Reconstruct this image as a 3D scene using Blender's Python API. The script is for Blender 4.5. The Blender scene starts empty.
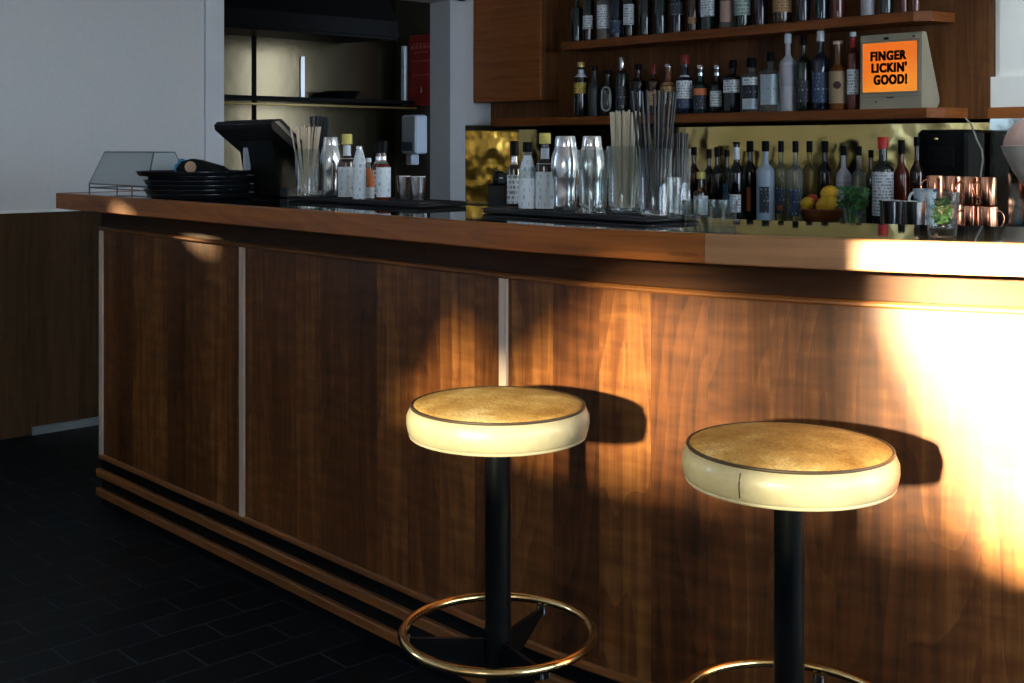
import bpy, math, random
from mathutils import Vector, Matrix
random.seed(7)
PI = math.pi
sc = bpy.context.scene
COL = sc.collection

# ------------------------------------------------------------------ camera model
# world axes follow the room: x runs along the bar (to the right), y goes away behind it
CAMZ = 1.26
FPX = 1200.0
HOR = 147.0
TH = math.radians(47.18)
FX, FY = -math.sin(TH), math.cos(TH)          # view direction
RX, RY = math.cos(TH), math.sin(TH)           # camera right
def ray(px):
    k = (px - 512.0) / FPX
    return FX + k * RX, FY + k * RY
def at_y(px, y):
    dx, dy = ray(px); d = y / dy
    return dx * d, d
def at_x(px, x):
    dx, dy = ray(px); d = x / dx
    return dy * d, d
def zz(py, d):
    return CAMZ - (py - HOR) * d / FPX

# ------------------------------------------------------------------ node materials
MATS = {}
def new_mat(name):
    m = bpy.data.materials.new(name); m.use_nodes = True
    nt = m.node_tree
    bsdf = nt.nodes['Principled BSDF']
    return m, nt, bsdf
def N(nt, kind, **kw):
    n = nt.nodes.new(kind)
    for k, v in kw.items():
        if k in n.inputs: n.inputs[k].default_value = v
        else: setattr(n, k, v)
    return n
def L(nt, a, b): nt.links.new(a, b)
def math_(nt, op, a, b=None, clamp=False):
    n = nt.nodes.new('ShaderNodeMath'); n.operation = op; n.use_clamp = clamp
    for i, v in enumerate((a, b)):
        if v is None: continue
        if isinstance(v, (int, float)): n.inputs[i].default_value = v
        else: L(nt, v, n.inputs[i])
    return n.outputs[0]
def mixc(nt, fac, a, b, mode='MIX'):
    n = nt.nodes.new('ShaderNodeMix'); n.data_type = 'RGBA'; n.blend_type = mode
    for sock, v in ((n.inputs[0], fac), (n.inputs[6], a), (n.inputs[7], b)):
        if isinstance(v, (int, float)): sock.default_value = v
        elif isinstance(v, tuple): sock.default_value = v if len(v) == 4 else (*v, 1)
        else: L(nt, v, sock)
    return n.outputs[2]
def ramp(nt, fac, stops):
    n = nt.nodes.new('ShaderNodeValToRGB')
    el = n.color_ramp.elements
    while len(el) < len(stops): el.new(0.5)
    for e, (p, c) in zip(el, stops):
        e.position = p; e.color = (*c, 1)
    L(nt, fac, n.inputs[0]); return n.outputs[0]
def P(name, col, rough=.5, metal=0., trans=0., ior=1.45, coat=0., bump=None, var=0.):
    """plain procedural principled material, with a little noise in its tone"""
    if name in MATS: return MATS[name]
    m, nt, b = new_mat(name)
    b.inputs['Base Color'].default_value = (*col, 1)
    b.inputs['Roughness'].default_value = rough
    b.inputs['Metallic'].default_value = metal
    b.inputs['Transmission Weight'].default_value = trans
    b.inputs['IOR'].default_value = ior
    b.inputs['Coat Weight'].default_value = coat
    if var or bump:
        tc = N(nt, 'ShaderNodeTexCoord')
        nz = N(nt, 'ShaderNodeTexNoise', Scale=(bump[0] if bump else 12.), Detail=4.)
        L(nt, tc.outputs['Object'], nz.inputs['Vector'])
        if var:
            c = ramp(nt, nz.outputs[0], [(.3, tuple(x * (1 - var) for x in col)), (.7, tuple(min(1, x * (1 + var)) for x in col))])
            L(nt, c, b.inputs['Base Color'])
        if bump:
            bp = N(nt, 'ShaderNodeBump', Strength=bump[1], Distance=.01)
            L(nt, nz.outputs[0], bp.inputs['Height']); L(nt, bp.outputs[0], b.inputs['Normal'])
    MATS[name] = m; return m
def wood(name, dark, mid, light, strip=.13, rough=.42, vert=True, curl=.35, fine=1.):
    """veneer: strips of varied tone, long grain with cathedral arches, curly cross figure"""
    if name in MATS: return MATS[name]
    m, nt, b = new_mat(name)
    tc = N(nt, 'ShaderNodeTexCoord'); sp = N(nt, 'ShaderNodeSeparateXYZ')
    L(nt, tc.outputs['UV'], sp.inputs[0])
    across, along = (sp.outputs[0], sp.outputs[1]) if vert else (sp.outputs[1], sp.outputs[0])
    sid = math_(nt, 'FLOOR', math_(nt, 'DIVIDE', across, strip))
    wn = N(nt, 'ShaderNodeTexWhiteNoise', noise_dimensions='1D'); L(nt, sid, wn.inputs['W'])
    r = wn.outputs['Value']
    cv = N(nt, 'ShaderNodeCombineXYZ')
    L(nt, math_(nt, 'MULTIPLY', across, 46. * fine), cv.inputs[0])
    L(nt, math_(nt, 'ADD', math_(nt, 'MULTIPLY', along, 1.6 * fine), math_(nt, 'MULTIPLY', r, 40.)), cv.inputs[1])
    L(nt, math_(nt, 'MULTIPLY', r, 23.), cv.inputs[2])
    n1 = N(nt, 'ShaderNodeTexNoise', Scale=1., Detail=5., Roughness=.62, Distortion=.3); L(nt, cv.outputs[0], n1.inputs['Vector'])
    cv2 = N(nt, 'ShaderNodeCombineXYZ')
    L(nt, math_(nt, 'MULTIPLY', across, 5.), cv2.inputs[0])
    L(nt, math_(nt, 'ADD', math_(nt, 'MULTIPLY', along, .8), math_(nt, 'MULTIPLY', r, 11.)), cv2.inputs[1])
    n2 = N(nt, 'ShaderNodeTexNoise', Scale=1., Detail=1.5, Roughness=.4); L(nt, cv2.outputs[0], n2.inputs['Vector'])
    ring = math_(nt, 'FRACT', math_(nt, 'MULTIPLY', n2.outputs[0], 15.))
    cv3 = N(nt, 'ShaderNodeCombineXYZ')
    L(nt, math_(nt, 'MULTIPLY', across, 9.), cv3.inputs[0]); L(nt, math_(nt, 'ADD', math_(nt, 'MULTIPLY', along, 34.), math_(nt, 'MULTIPLY', r, 50.)), cv3.inputs[1])
    n3 = N(nt, 'ShaderNodeTexNoise', Scale=1., Detail=2.); L(nt, cv3.outputs[0], n3.inputs['Vector'])
    v = math_(nt, 'MULTIPLY', n1.outputs[0], .62)
    v = math_(nt, 'ADD', v, math_(nt, 'MULTIPLY', ring, .10))
    v = math_(nt, 'ADD', v, math_(nt, 'MULTIPLY', math_(nt, 'SUBTRACT', r, .5), .22))
    v = math_(nt, 'ADD', v, math_(nt, 'MULTIPLY', math_(nt, 'SUBTRACT', n3.outputs[0], .5), curl))
    v = math_(nt, 'ADD', v, .12, clamp=True)
    c = ramp(nt, v, [(.22, dark), (.5, mid), (.8, light)])
    L(nt, c, b.inputs['Base Color'])
    b.inputs['Roughness'].default_value = rough
    bp = N(nt, 'ShaderNodeBump', Strength=.06, Distance=.004); L(nt, n1.outputs[0], bp.inputs['Height']); L(nt, bp.outputs[0], b.inputs['Normal'])
    MATS[name] = m; return m

W_PANEL = wood('walnut_veneer', (.028, .008, .0018), (.115, .038, .0085), (.29, .125, .03), .125)
W_PANEL.node_tree.nodes['Principled BSDF'].inputs['Specular IOR Level'].default_value = .3
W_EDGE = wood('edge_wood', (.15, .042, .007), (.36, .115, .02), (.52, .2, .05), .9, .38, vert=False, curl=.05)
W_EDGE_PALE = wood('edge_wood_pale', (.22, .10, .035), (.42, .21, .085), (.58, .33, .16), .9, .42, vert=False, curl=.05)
W_TRIM = wood('trim_wood', (.10, .036, .009), (.22, .082, .021), (.34, .145, .045), .5, .4, vert=False, curl=.05)
W_STRIP = wood('divider_wood', (.46, .34, .24), (.66, .52, .40), (.80, .68, .56), .2, .5, curl=.05)
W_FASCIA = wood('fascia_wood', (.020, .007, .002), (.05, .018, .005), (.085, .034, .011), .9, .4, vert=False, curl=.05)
W_BACK = wood('back_wall_wood', (.06, .022, .007), (.16, .062, .02), (.28, .12, .045), .2, .5, curl=.12)
W_SHELF = wood('shelf_wood', (.13, .038, .008), (.26, .08, .018), (.38, .13, .035), .6, .42, vert=False, curl=.05)
W_WAINS = wood('wainscot_wood', (.013, .008, .0042), (.032, .02, .0105), (.055, .034, .018), .14, .5, curl=.15)
W_WAINS.node_tree.nodes['Principled BSDF'].inputs['Specular IOR Level'].default_value = .1
W_WAINS.node_tree.nodes['Principled BSDF'].inputs['Roughness'].default_value = .75
BLACK = P('black_paint', (.003, .004, .0045), .35)
BLACK_MATTE = P('black_rubber', (.012, .014, .017), .6, bump=(220., .2))
BLACK_PLASTIC = P('black_plastic', (.004, .0043, .0047), .45)
def spec(m, v, rough=None):
    b = m.node_tree.nodes['Principled BSDF']; b.inputs['Specular IOR Level'].default_value = v
    if rough: b.inputs['Roughness'].default_value = rough
    return m
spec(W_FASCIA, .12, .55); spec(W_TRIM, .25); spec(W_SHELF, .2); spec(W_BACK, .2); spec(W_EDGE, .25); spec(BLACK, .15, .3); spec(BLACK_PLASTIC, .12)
WALL = P('wall_paint', (.66, .67, .68), .85, bump=(60., .06), var=.03)
WALLW = P('white_paint', (.86, .88, .86), .7, var=.02)
TRIM = P('frame_paint', (.66, .69, .73), .5, var=.03)
STEEL = P('brushed_steel', (.62, .60, .56), .22, 1., bump=(3., .25))
CHROME = P('polished_steel', (.84, .84, .83), .15, 1., var=.04)
BRASSTUBE = P('polished_brass', (.83, .58, .24), .14, 1., var=.05)
COPPER = P('copper', (.86, .38, .23), .16, 1., var=.08)
CREAM = P('cream_vinyl', (.31, .30, .19), .42, coat=.3, bump=(90., .05), var=.05)
PIPING = P('dark_piping', (.03, .02, .01), .5)
def thin_glass(name, tint, rough=.02, add=.04):
    m, nt, b = new_mat(name)
    out = nt.nodes['Material Output']
    tr = N(nt, 'ShaderNodeBsdfTransparent'); tr.inputs[0].default_value = (*tint, 1)
    gl = N(nt, 'ShaderNodeBsdfGlossy'); gl.inputs['Roughness'].default_value = rough
    fr_ = N(nt, 'ShaderNodeLayerWeight', Blend=.5)
    fres = math_(nt, 'MULTIPLY', math_(nt, 'POWER', fr_.outputs['Facing'], 2.6), .85)
    mx = N(nt, 'ShaderNodeMixShader'); L(nt, math_(nt, 'ADD', fres, add, True), mx.inputs[0]); L(nt, tr.outputs[0], mx.inputs[1]); L(nt, gl.outputs[0], mx.inputs[2])
    L(nt, mx.outputs[0], out.inputs[0]); return m
GLASS = thin_glass('clear_glass', (.92, .95, .945), .03, .08)
PAPER = P('white_label_paper', (.78, .84, .86), .6, var=.04)

def printed(name, base, ink, lines=26., cover=.5):
    """label paper with rows of small print"""
    if name in MATS: return MATS[name]
    m, nt, b = new_mat(name)
    tc = N(nt, 'ShaderNodeTexCoord'); sp = N(nt, 'ShaderNodeSeparateXYZ'); L(nt, tc.outputs['UV'], sp.inputs[0])
    row = math_(nt, 'FRACT', math_(nt, 'MULTIPLY', sp.outputs[1], lines * 3.))
    rid = math_(nt, 'FLOOR', math_(nt, 'MULTIPLY', sp.outputs[1], lines * 3.))
    cv = N(nt, 'ShaderNodeCombineXYZ'); L(nt, math_(nt, 'MULTIPLY', sp.outputs[0], 160.), cv.inputs[0]); L(nt, math_(nt, 'MULTIPLY', rid, 7.3), cv.inputs[1])
    nz = N(nt, 'ShaderNodeTexNoise', Scale=1., Detail=2.); L(nt, cv.outputs[0], nz.inputs['Vector'])
    on = math_(nt, 'MULTIPLY', math_(nt, 'GREATER_THAN', row, .45), math_(nt, 'GREATER_THAN', nz.outputs[0], 1 - cover))
    L(nt, mixc(nt, math_(nt, 'MULTIPLY', on, .75), base, ink), b.inputs['Base Color'])
    b.inputs['Roughness'].default_value = .55
    MATS[name] = m; return m

def stone_mat():
    m, nt, b = new_mat('black_stone')
    b.inputs['Base Color'].default_value = (.012, .011, .010, 1)
    b.inputs['Roughness'].default_value = .025
    b.inputs['IOR'].default_value = 2.1
    tc = N(nt, 'ShaderNodeTexCoord'); nz = N(nt, 'ShaderNodeTexNoise', Scale=30., Detail=5.); L(nt, tc.outputs['Object'], nz.inputs['Vector'])
    L(nt, ramp(nt, nz.outputs[0], [(.4, (.010, .009, .008)), (.75, (.03, .026, .02))]), b.inputs['Base Color'])
    return m
STONE = stone_mat()

def brass_mat():
    m, nt, b = new_mat('hammered_brass')
    b.inputs['Metallic'].default_value = 1.; b.inputs['Roughness'].default_value = .13
    tc = N(nt, 'ShaderNodeTexCoord')
    nz = N(nt, 'ShaderNodeTexNoise', Scale=2.2, Detail=2.); L(nt, tc.outputs['Object'], nz.inputs['Vector'])
    n2 = N(nt, 'ShaderNodeTexNoise', Scale=9., Detail=1.); L(nt, tc.outputs['Object'], n2.inputs['Vector'])
    L(nt, ramp(nt, nz.outputs[0], [(.3, (.62, .44, .14)), (.7, (.80, .62, .26))]), b.inputs['Base Color'])
    bp = N(nt, 'ShaderNodeBump', Strength=.35, Distance=.02); L(nt, n2.outputs[0], bp.inputs['Height']); L(nt, bp.outputs[0], b.inputs['Normal'])
    return m
BRASS = brass_mat()

def floor_mat():
    m, nt, b = new_mat('slate_tiles')
    tc = N(nt, 'ShaderNodeTexCoord'); mp = N(nt, 'ShaderNodeMapping'); mp.inputs['Rotation'].default_value = (0, 0, PI / 2)
    L(nt, tc.outputs['Object'], mp.inputs[0])
    br = N(nt, 'ShaderNodeTexBrick', Scale=1.)
    br.inputs['Brick Width'].default_value = .24; br.inputs['Row Height'].default_value = .12
    br.inputs['Mortar Size'].default_value = .0035; br.inputs['Mortar Smooth'].default_value = .3
    br.inputs['Color1'].default_value = (.0035, .005, .006, 1); br.inputs['Color2'].default_value = (.007, .009, .0105, 1)
    br.inputs['Mortar'].default_value = (.032, .043, .05, 1)
    L(nt, mp.outputs[0], br.inputs['Vector'])
    nz = N(nt, 'ShaderNodeTexNoise', Scale=14., Detail=6.); L(nt, tc.outputs['Object'], nz.inputs['Vector'])
    c = mixc(nt, .6, br.outputs[0], ramp(nt, nz.outputs[0], [(.3, (.5, .5, .5)), (.7, (1, 1, 1))]), 'MULTIPLY')
    L(nt, c, b.inputs['Base Color']); b.inputs['Roughness'].default_value = .5
    b.inputs['Specular IOR Level'].default_value = .12
    bp = N(nt, 'ShaderNodeBump', Strength=.25, Distance=.003); L(nt, br.outputs['Fac'], bp.inputs['Height']); bp.invert = True
    L(nt, bp.outputs[0], b.inputs['Normal'])
    return m
FLOOR = floor_mat()

def seat_mat(name, seed):
    m, nt, b = new_mat(name)
    tc = N(nt, 'ShaderNodeTexCoord'); mp = N(nt, 'ShaderNodeMapping'); mp.inputs['Location'].default_value = (seed, seed * 2, 0)
    L(nt, tc.outputs['Object'], mp.inputs[0])
    n1 = N(nt, 'ShaderNodeTexNoise', Scale=9., Detail=6., Roughness=.6); L(nt, mp.outputs[0], n1.inputs['Vector'])
    wv = N(nt, 'ShaderNodeTexVoronoi', Scale=190.); L(nt, tc.outputs['Object'], wv.inputs['Vector'])
    c = ramp(nt, n1.outputs[0], [(.33, (.36, .19, .045)), (.52, (.56, .36, .11)), (.66, (.76, .58, .26))])
    c = mixc(nt, .55, c, ramp(nt, wv.outputs['Distance'], [(.1, (1, 1, 1)), (.75, (.45, .42, .38))]), 'MULTIPLY')
    L(nt, c, b.inputs['Base Color']); b.inputs['Roughness'].default_value = .65
    b.inputs['Specular IOR Level'].default_value = .15
    bp = N(nt, 'ShaderNodeBump', Strength=.35, Distance=.002); L(nt, wv.outputs['Distance'], bp.inputs['Height']); L(nt, bp.outputs[0], b.inputs['Normal'])
    return m

def emis(name, col, strength):
    m, nt, b = new_mat(name)
    b.inputs['Base Color'].default_value = (*col, 1)
    b.inputs['Emission Color'].default_value = (*col, 1); b.inputs['Emission Strength'].default_value = strength
    return m

def sun_blocker_mat():  # streaky see-through filter for the added, unseen sun blocker
    m, nt, b = new_mat('sun_blocker_sheer')
    out = nt.nodes['Material Output']
    tr = N(nt, 'ShaderNodeBsdfTransparent'); tl = N(nt, 'ShaderNodeBsdfTranslucent'); df = N(nt, 'ShaderNodeBsdfDiffuse')
    tl.inputs[0].default_value = (.10, .085, .06, 1); df.inputs[0].default_value = (.30, .28, .24, 1)
    a = N(nt, 'ShaderNodeMixShader', Fac=.5); L(nt, tl.outputs[0], a.inputs[1]); L(nt, df.outputs[0], a.inputs[2])
    tc = N(nt, 'ShaderNodeTexCoord'); mp = N(nt, 'ShaderNodeMapping'); mp.inputs['Scale'].default_value = (5.5, 1, .9)
    L(nt, tc.outputs['Object'], mp.inputs[0])
    nz = N(nt, 'ShaderNodeTexNoise', Scale=1., Detail=3.); L(nt, mp.outputs[0], nz.inputs['Vector'])
    f = ramp(nt, nz.outputs[0], [(.40, (.985, .985, .985)), (.58, (.90, .90, .90))])
    mx = N(nt, 'ShaderNodeMixShader'); L(nt, f, mx.inputs[0]); L(nt, tr.outputs[0], mx.inputs[1]); L(nt, a.outputs[0], mx.inputs[2])
    L(nt, mx.outputs[0], out.inputs[0])
    return m

def pane_mat():
    m, nt, b = new_mat('window_glass')
    out = nt.nodes['Material Output']
    tr = N(nt, 'ShaderNodeBsdfTransparent'); tr.inputs[0].default_value = (.96, .97, .97, 1)
    gl = N(nt, 'ShaderNodeBsdfGlossy'); gl.inputs['Roughness'].default_value = .02
    mx = N(nt, 'ShaderNodeMixShader', Fac=.06); L(nt, tr.outputs[0], mx.inputs[1]); L(nt, gl.outputs[0], mx.inputs[2])
    L(nt, mx.outputs[0], out.inputs[0]); return m

# ------------------------------------------------------------------ mesh collector
class MB:
    def __init__(s): s.v = []; s.f = []; s.uv = []
    def quad(s, pts, uvs=None):
        i = len(s.v); s.v += [tuple(p) for p in pts]
        s.f.append(tuple(range(i, i + len(pts))))
        s.uv.append(uvs or [(p[0] + p[1], p[2]) for p in pts])
    def grid(s, rows, uvs=None, close=False):
        """rows of points -> shared-vertex grid"""
        i0 = len(s.v); n = len(rows[0])
        for r in rows: s.v += [tuple(p) for p in r]
        m = n if close else n - 1
        for a in range(len(rows) - 1):
            for b in range(m):
                c = (b + 1) % n
                s.f.append((i0 + a * n + b, i0 + a * n + c, i0 + (a + 1) * n + c, i0 + (a + 1) * n + b))
                if uvs: 
                    s.uv.append([uvs(a, b), uvs(a, b + 1), uvs(a + 1, b + 1), uvs(a + 1, b)])
                else: s.uv.append([(b, a), (b + 1, a), (b + 1, a + 1), (b, a + 1)])
        return i0
    def box(s, x0, x1, y0, y1, z0, z1):
        p = [(x0, y0, z0), (x1, y0, z0), (x1, y1, z0), (x0, y1, z0), (x0, y0, z1), (x1, y0, z1), (x1, y1, z1), (x0, y1, z1)]
        i = len(s.v); s.v += p
        for q, ax in (((0, 1, 5, 4), 0), ((2, 3, 7, 6), 0), ((1, 2, 6, 5), 1), ((3, 0, 4, 7), 1), ((4, 5, 6, 7), 2), ((3, 2, 1, 0), 2)):
            s.f.append(tuple(i + k for k in q))
            if ax == 0: s.uv.append([(p[k][0], p[k][2]) for k in q])
            elif ax == 1: s.uv.append([(p[k][1], p[k][2]) for k in q])
            else: s.uv.append([(p[k][0], p[k][1]) for k in q])
        return s
    def bbox(s, x0, x1, y0, y1, z0, z1, b=.004):
        """box with chamfered vertical and top edges"""
        pts = [(x0 + b, y0), (x1 - b, y0), (x1, y0 + b), (x1, y1 - b), (x1 - b, y1), (x0 + b, y1), (x0, y1 - b), (x0, y0 + b)]
        cx, cy = (x0 + x1) / 2, (y0 + y1) / 2
        def ins(k): return [(cx + (x - cx) * (1 - k / max(1e-6, (x1 - x0) / 2)), cy + (y - cy) * (1 - k / max(1e-6, (y1 - y0) / 2))) for x, y in pts]
        lv = [(ins(b), z0), (pts, z0 + b), (pts, z1 - b), (ins(b), z1)]
        rows = [[(x, y, z) for x, y in q] for q, z in lv]
        s.grid(rows, lambda a, k: (rows[a][k % 8][0] + rows[a][k % 8][1], rows[a][k % 8][2]), close=True)
        s.quad(list(reversed(rows[0])), [(p[0], p[1]) for p in reversed(rows[0])]); s.quad(rows[-1], [(p[0], p[1]) for p in rows[-1]])
        return s
    def prism(s, poly, axis, a, b):
        """polygon (2-d) extruded along an axis from a to b"""
        def pt(q, t):
            return (t, q[0], q[1]) if axis == 'x' else (q[0], t, q[1]) if axis == 'y' else (q[0], q[1], t)
        lo = [pt(q, a) for q in poly]; hi = [pt(q, b) for q in poly]
        n = len(poly)
        for i in range(n):
            j = (i + 1) % n
            s.quad([lo[i], lo[j], hi[j], hi[i]])
        s.quad(list(reversed(lo))); s.quad(hi)
        return s
    def lathe(s, prof, seg=28, c=(0, 0, 0), sq=None, arc=None, cap=True):
        """prof: [(r, z)], sq: superellipse exponent per point (None = round)"""
        if arc: a0, a1 = arc; ths = [a0 + (a1 - a0) * i / seg for i in range(seg + 1)]
        else: ths = [2 * PI * i / seg for i in range(seg)]
        rows = []
        for k, (r, z) in enumerate(prof):
            n = sq[k] if sq else 2
            row = []
            for t in ths:
                f = 1. if n == 2 else 1. / (abs(math.cos(t)) ** n + abs(math.sin(t)) ** n) ** (1. / n)
                row.append((c[0] + r * f * math.cos(t), c[1] + r * f * math.sin(t), c[2] + z))
            rows.append(row)
        rm = max(r for r, z in prof)
        s.grid(rows, lambda a, b: (b * rm * 2 * PI / seg if not arc else (ths[min(b, seg)] - ths[0]) * rm, prof[a][1]), close=not arc)
        if cap and not arc:
            if prof[0][0] > 1e-5: s.quad(list(reversed(rows[0])))
            if prof[-1][0] > 1e-5: s.quad(rows[-1])
        return s
    def tube(s, pts, r, seg=8, closed=False, caps=True):
        pts = [Vector(p) for p in pts]; n = len(pts); rows = []; dist = 0; ds = []
        rad = r if isinstance(r, (list, tuple)) else [r] * n
        up = Vector((0, 0, 1)); prev = None
        for i, p in enumerate(pts):
            a = pts[(i - 1) % n] if (closed or i) else p; b = pts[(i + 1) % n] if (closed or i < n - 1) else p
            t = (b - a).normalized()
            if prev is None:
                u = t.cross(up) if abs(t.z) < .95 else t.cross(Vector((1, 0, 0)))
            else: u = prev - t * prev.dot(t)
            u.normalize(); prev = u; w = t.cross(u)
            rows.append([tuple(p + (u * math.cos(q) + w * math.sin(q)) * rad[i]) for q in [2 * PI * k / seg for k in range(seg)]])
            if i: dist += (p - pts[i - 1]).length
            ds.append(dist)
        if closed: rows.append(rows[0])
        s.grid(rows, lambda a, b: (ds[a] if a < n else dist, b * r0(rad)), close=True)
        if caps and not closed:
            s.quad(rows[0]); s.quad(list(reversed(rows[-1])))
        return s
    def build(s, name, mat, parent=None, smooth=True, ang=40, loc=None):
        me = bpy.data.meshes.new(name)
        me.from_pydata(s.v, [], s.f)
        ul = me.uv_layers.new(name='UVMap')
        flat = [c for f in s.uv for q in f for c in q]
        ul.data.foreach_set('uv', flat)
        import bmesh
        bm = bmesh.new(); bm.from_mesh(me)
        bmesh.ops.remove_doubles(bm, verts=bm.verts, dist=1e-5)
        bmesh.ops.recalc_face_normals(bm, faces=bm.faces)
        bm.to_mesh(me); bm.free()
        if smooth:
            for p in me.polygons: p.use_smooth = True
            me.set_sharp_from_angle(angle=math.radians(ang))
        me.materials.append(mat)
        o = bpy.data.objects.new(name, me); COL.objects.link(o)
        if parent is not None: o.parent = parent
        if loc is not None: o.location = loc
        return o
def r0(rad): return rad[0]

def thing(name, label, cat, loc=(0, 0, 0), rz=0., group=None):
    o = bpy.data.objects.new(name, None); COL.objects.link(o)
    o.empty_display_size = .05
    o.location = loc; o.rotation_euler = (0, 0, rz)
    o['label'] = label; o['category'] = cat
    if group: o['group'] = group
    return o
def tag(o, label, cat, group=None, kind=None):
    o['label'] = label; o['category'] = cat
    if group: o['group'] = group
    if kind: o['kind'] = kind
    return o
def struct(name, mb, mat, parent=None, **kw):
    o = mb.build(name, mat, parent, **kw)
    if parent is None: o['kind'] = 'structure'
    return o

# ------------------------------------------------------------------ room shell
XL = -5.30          # left wall face
YB = 4.74           # wood face of the back wall
YF = -2.40          # front (window) wall
XR = 3.5
HC = 2.95
DV0, DV1 = at_x(222, XL)[0], at_x(448, XL)[0]     # kitchen opening along y
XK = XL - .163
ZH = 2.10
KX = -6.9; KY = 5.25
struct('floor', MB().box(KX - .1, XR + .1, YF - .1, KY + .2, -.1, 0), FLOOR, smooth=False)
struct('ceiling', MB().box(KX - .1, XR + .1, YF - .1, KY + .2, HC, HC + .1), WALLW, smooth=False)
wl = MB()
LY0, LY1, LZ0, LZ1 = -2.3, -.6, 1.15, 2.85
wl.box(XK, XL, YF, LY0, 0, HC); wl.box(XK, XL, LY1, DV0, 0, HC); wl.box(XK, XL, LY0, LY1, 0, LZ0); wl.box(XK, XL, LY0, LY1, LZ1, HC)
wl.box(XK, XL, DV1, YB + .12, 0, HC); wl.box(XK, XL, DV0, DV1, ZH, HC)
struct('wall_left', wl, WALL, smooth=False)
# wainscot, cap and the pale metal skirting piece
WZ = .985
struct('wall_wainscot', MB().box(XL, XL + .018, LY1, DV0 - .1, .0, WZ - .012).box(XL, XL + .018, YF, LY1, .0, WZ - .012), W_WAINS, smooth=False)
struct('trim_1', MB().box(XL, XL + .024, LY1, DV0 - .1, WZ - .012, WZ), WALLW, smooth=False)
yb0 = at_x(32, XL + .03)[0]
struct('baseboard_left', MB().box(XL + .018, XL + .034, yb0, DV0 - .1, .0, .035), P('skirting_metal', (.10, .14, .18), .4, .3), smooth=False)
# opening frame
fr = MB()
y204 = at_x(204, XL)[0]; y463 = at_x(463, XL)[0]
fr.box(XL, XL + .02, y204, DV0, 0, ZH + .1); fr.box(XL, XL + .02, DV1, y463, 0, ZH + .1); fr.box(XL, XL + .02, y204, y463, ZH, ZH + .1)
struct('door_1', fr, TRIM, smooth=False)
# back wall
XW1 = at_y(990, YB)[0]
bw = MB().box(XL, XR, YB + .05, YB + .15, 0, HC)
struct('wall_back', bw, WALLW, smooth=False)
struct('wall_back_wood', MB().box(at_y(490, YB)[0], XW1, YB, YB + .05, 1.36, HC), W_BACK, smooth=False)
struct('trim_2', MB().box(XW1, 0.2, YB - .02, YB + .05, 1.375, 1.42), W_SHELF, smooth=False)
struct('wall_back_white', MB().box(XW1 + .03, .2, YB + .02, YB + .05, 1.545, HC).box(XW1, .2, YB + .005, YB + .05, 1.42, 1.545), WALLW, smooth=False)
struct('wall_back_brass', MB().box(XL, XW1, YB + .0, YB + .05, .5, 1.375).box(XL, XL + .012, y463, YB, .93, 1.36), BRASS, smooth=False)
struct('trim_3', MB().box(XL, XL + .03, y463, YB, 1.355, 1.385), P('dark_ledge', (.03, .018, .012), .5), smooth=False)
struct('wall_back_mirror', MB().box(XW1, .2, YB, YB + .05, .5, 1.375), P('pale_mirror', (.62, .66, .58), .08, 1., bump=(2., .3)), smooth=False)
# front wall with window, right wall with window
WX0, WX1, WZ0, WZ1 = -1.30, 1.25, 1.27, 1.845
fw = MB()
fw.box(KX, WX0, YF - .1, YF, 0, HC).box(WX1, XR + .1, YF - .1, YF, 0, HC).box(WX0, WX1, YF - .1, YF, 0, WZ0).box(WX0, WX1, YF - .1, YF, WZ1, HC)
struct('wall_front', fw, WALL, smooth=False)
RY0, RY1, RZ0, RZ1 = .1, 4.6, .75, 2.65
rw = MB()
rw.box(XR, XR + .1, YF, RY0, 0, HC).box(XR, XR + .1, RY1, YB + .15, 0, HC).box(XR, XR + .1, RY0, RY1, 0, RZ0).box(XR, XR + .1, RY0, RY1, RZ1, HC)
struct('wall_right', rw, WALL, smooth=False)
PANE = pane_mat()
w1 = MB()
for x in (WX0, WX1 - .04): w1.box(x, x + .04, YF - .07, YF - .03, WZ0, WZ1)
w1.box(WX0, WX1, YF - .07, YF - .03, WZ0, WZ0 + .03).box(WX0, WX1, YF - .07, YF - .03, WZ1 - .03, WZ1)
w1o = struct('window_1', w1, TRIM, smooth=False)
MB().box(WX0, WX1, YF - .052, YF - .048, WZ0, WZ1).build('pane', PANE, w1o, smooth=False)
w2 = MB()
for y in (RY0, 1.6, 3.1, RY1 - .05): w2.box(XR + .03, XR + .07, y, y + .05, RZ0, RZ1)
w2.box(XR + .03, XR + .07, RY0, RY1, RZ0, RZ0 + .05).box(XR + .03, XR + .07, RY0, RY1, RZ1 - .05, RZ1).box(XR + .03, XR + .07, RY0, RY1, 1.7, 1.74)
w2o = struct('window_2', w2, TRIM, smooth=False)
MB().box(XR + .048, XR + .052, RY0, RY1, RZ0, RZ1).build('pane', PANE, w2o, smooth=False)
w3 = MB()
for y in (LY0, -1.5, LY1 - .05): w3.box(XL - .1, XL - .05, y, y + .05, LZ0, LZ1)
w3.box(XL - .1, XL - .05, LY0, LY1, LZ0, LZ0 + .05).box(XL - .1, XL - .05, LY0, LY1, LZ1 - .05, LZ1)
w3o = struct('window_3', w3, TRIM, smooth=False)
MB().box(XL - .077, XL - .073, LY0, LY1, LZ0, LZ1).build('pane', PANE, w3o, smooth=False)
# kitchen beyond the opening
kw = MB()
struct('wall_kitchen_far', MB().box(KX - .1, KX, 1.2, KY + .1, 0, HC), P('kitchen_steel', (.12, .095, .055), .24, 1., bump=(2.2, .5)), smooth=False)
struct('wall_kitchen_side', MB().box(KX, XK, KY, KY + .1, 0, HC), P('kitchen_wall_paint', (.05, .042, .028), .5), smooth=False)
struct('wall_kitchen_near', MB().box(KX, XK, 1.2, 1.3, 0, HC), P('kitchen_wall_paint', (.05, .042, .028), .5), smooth=False)

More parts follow.
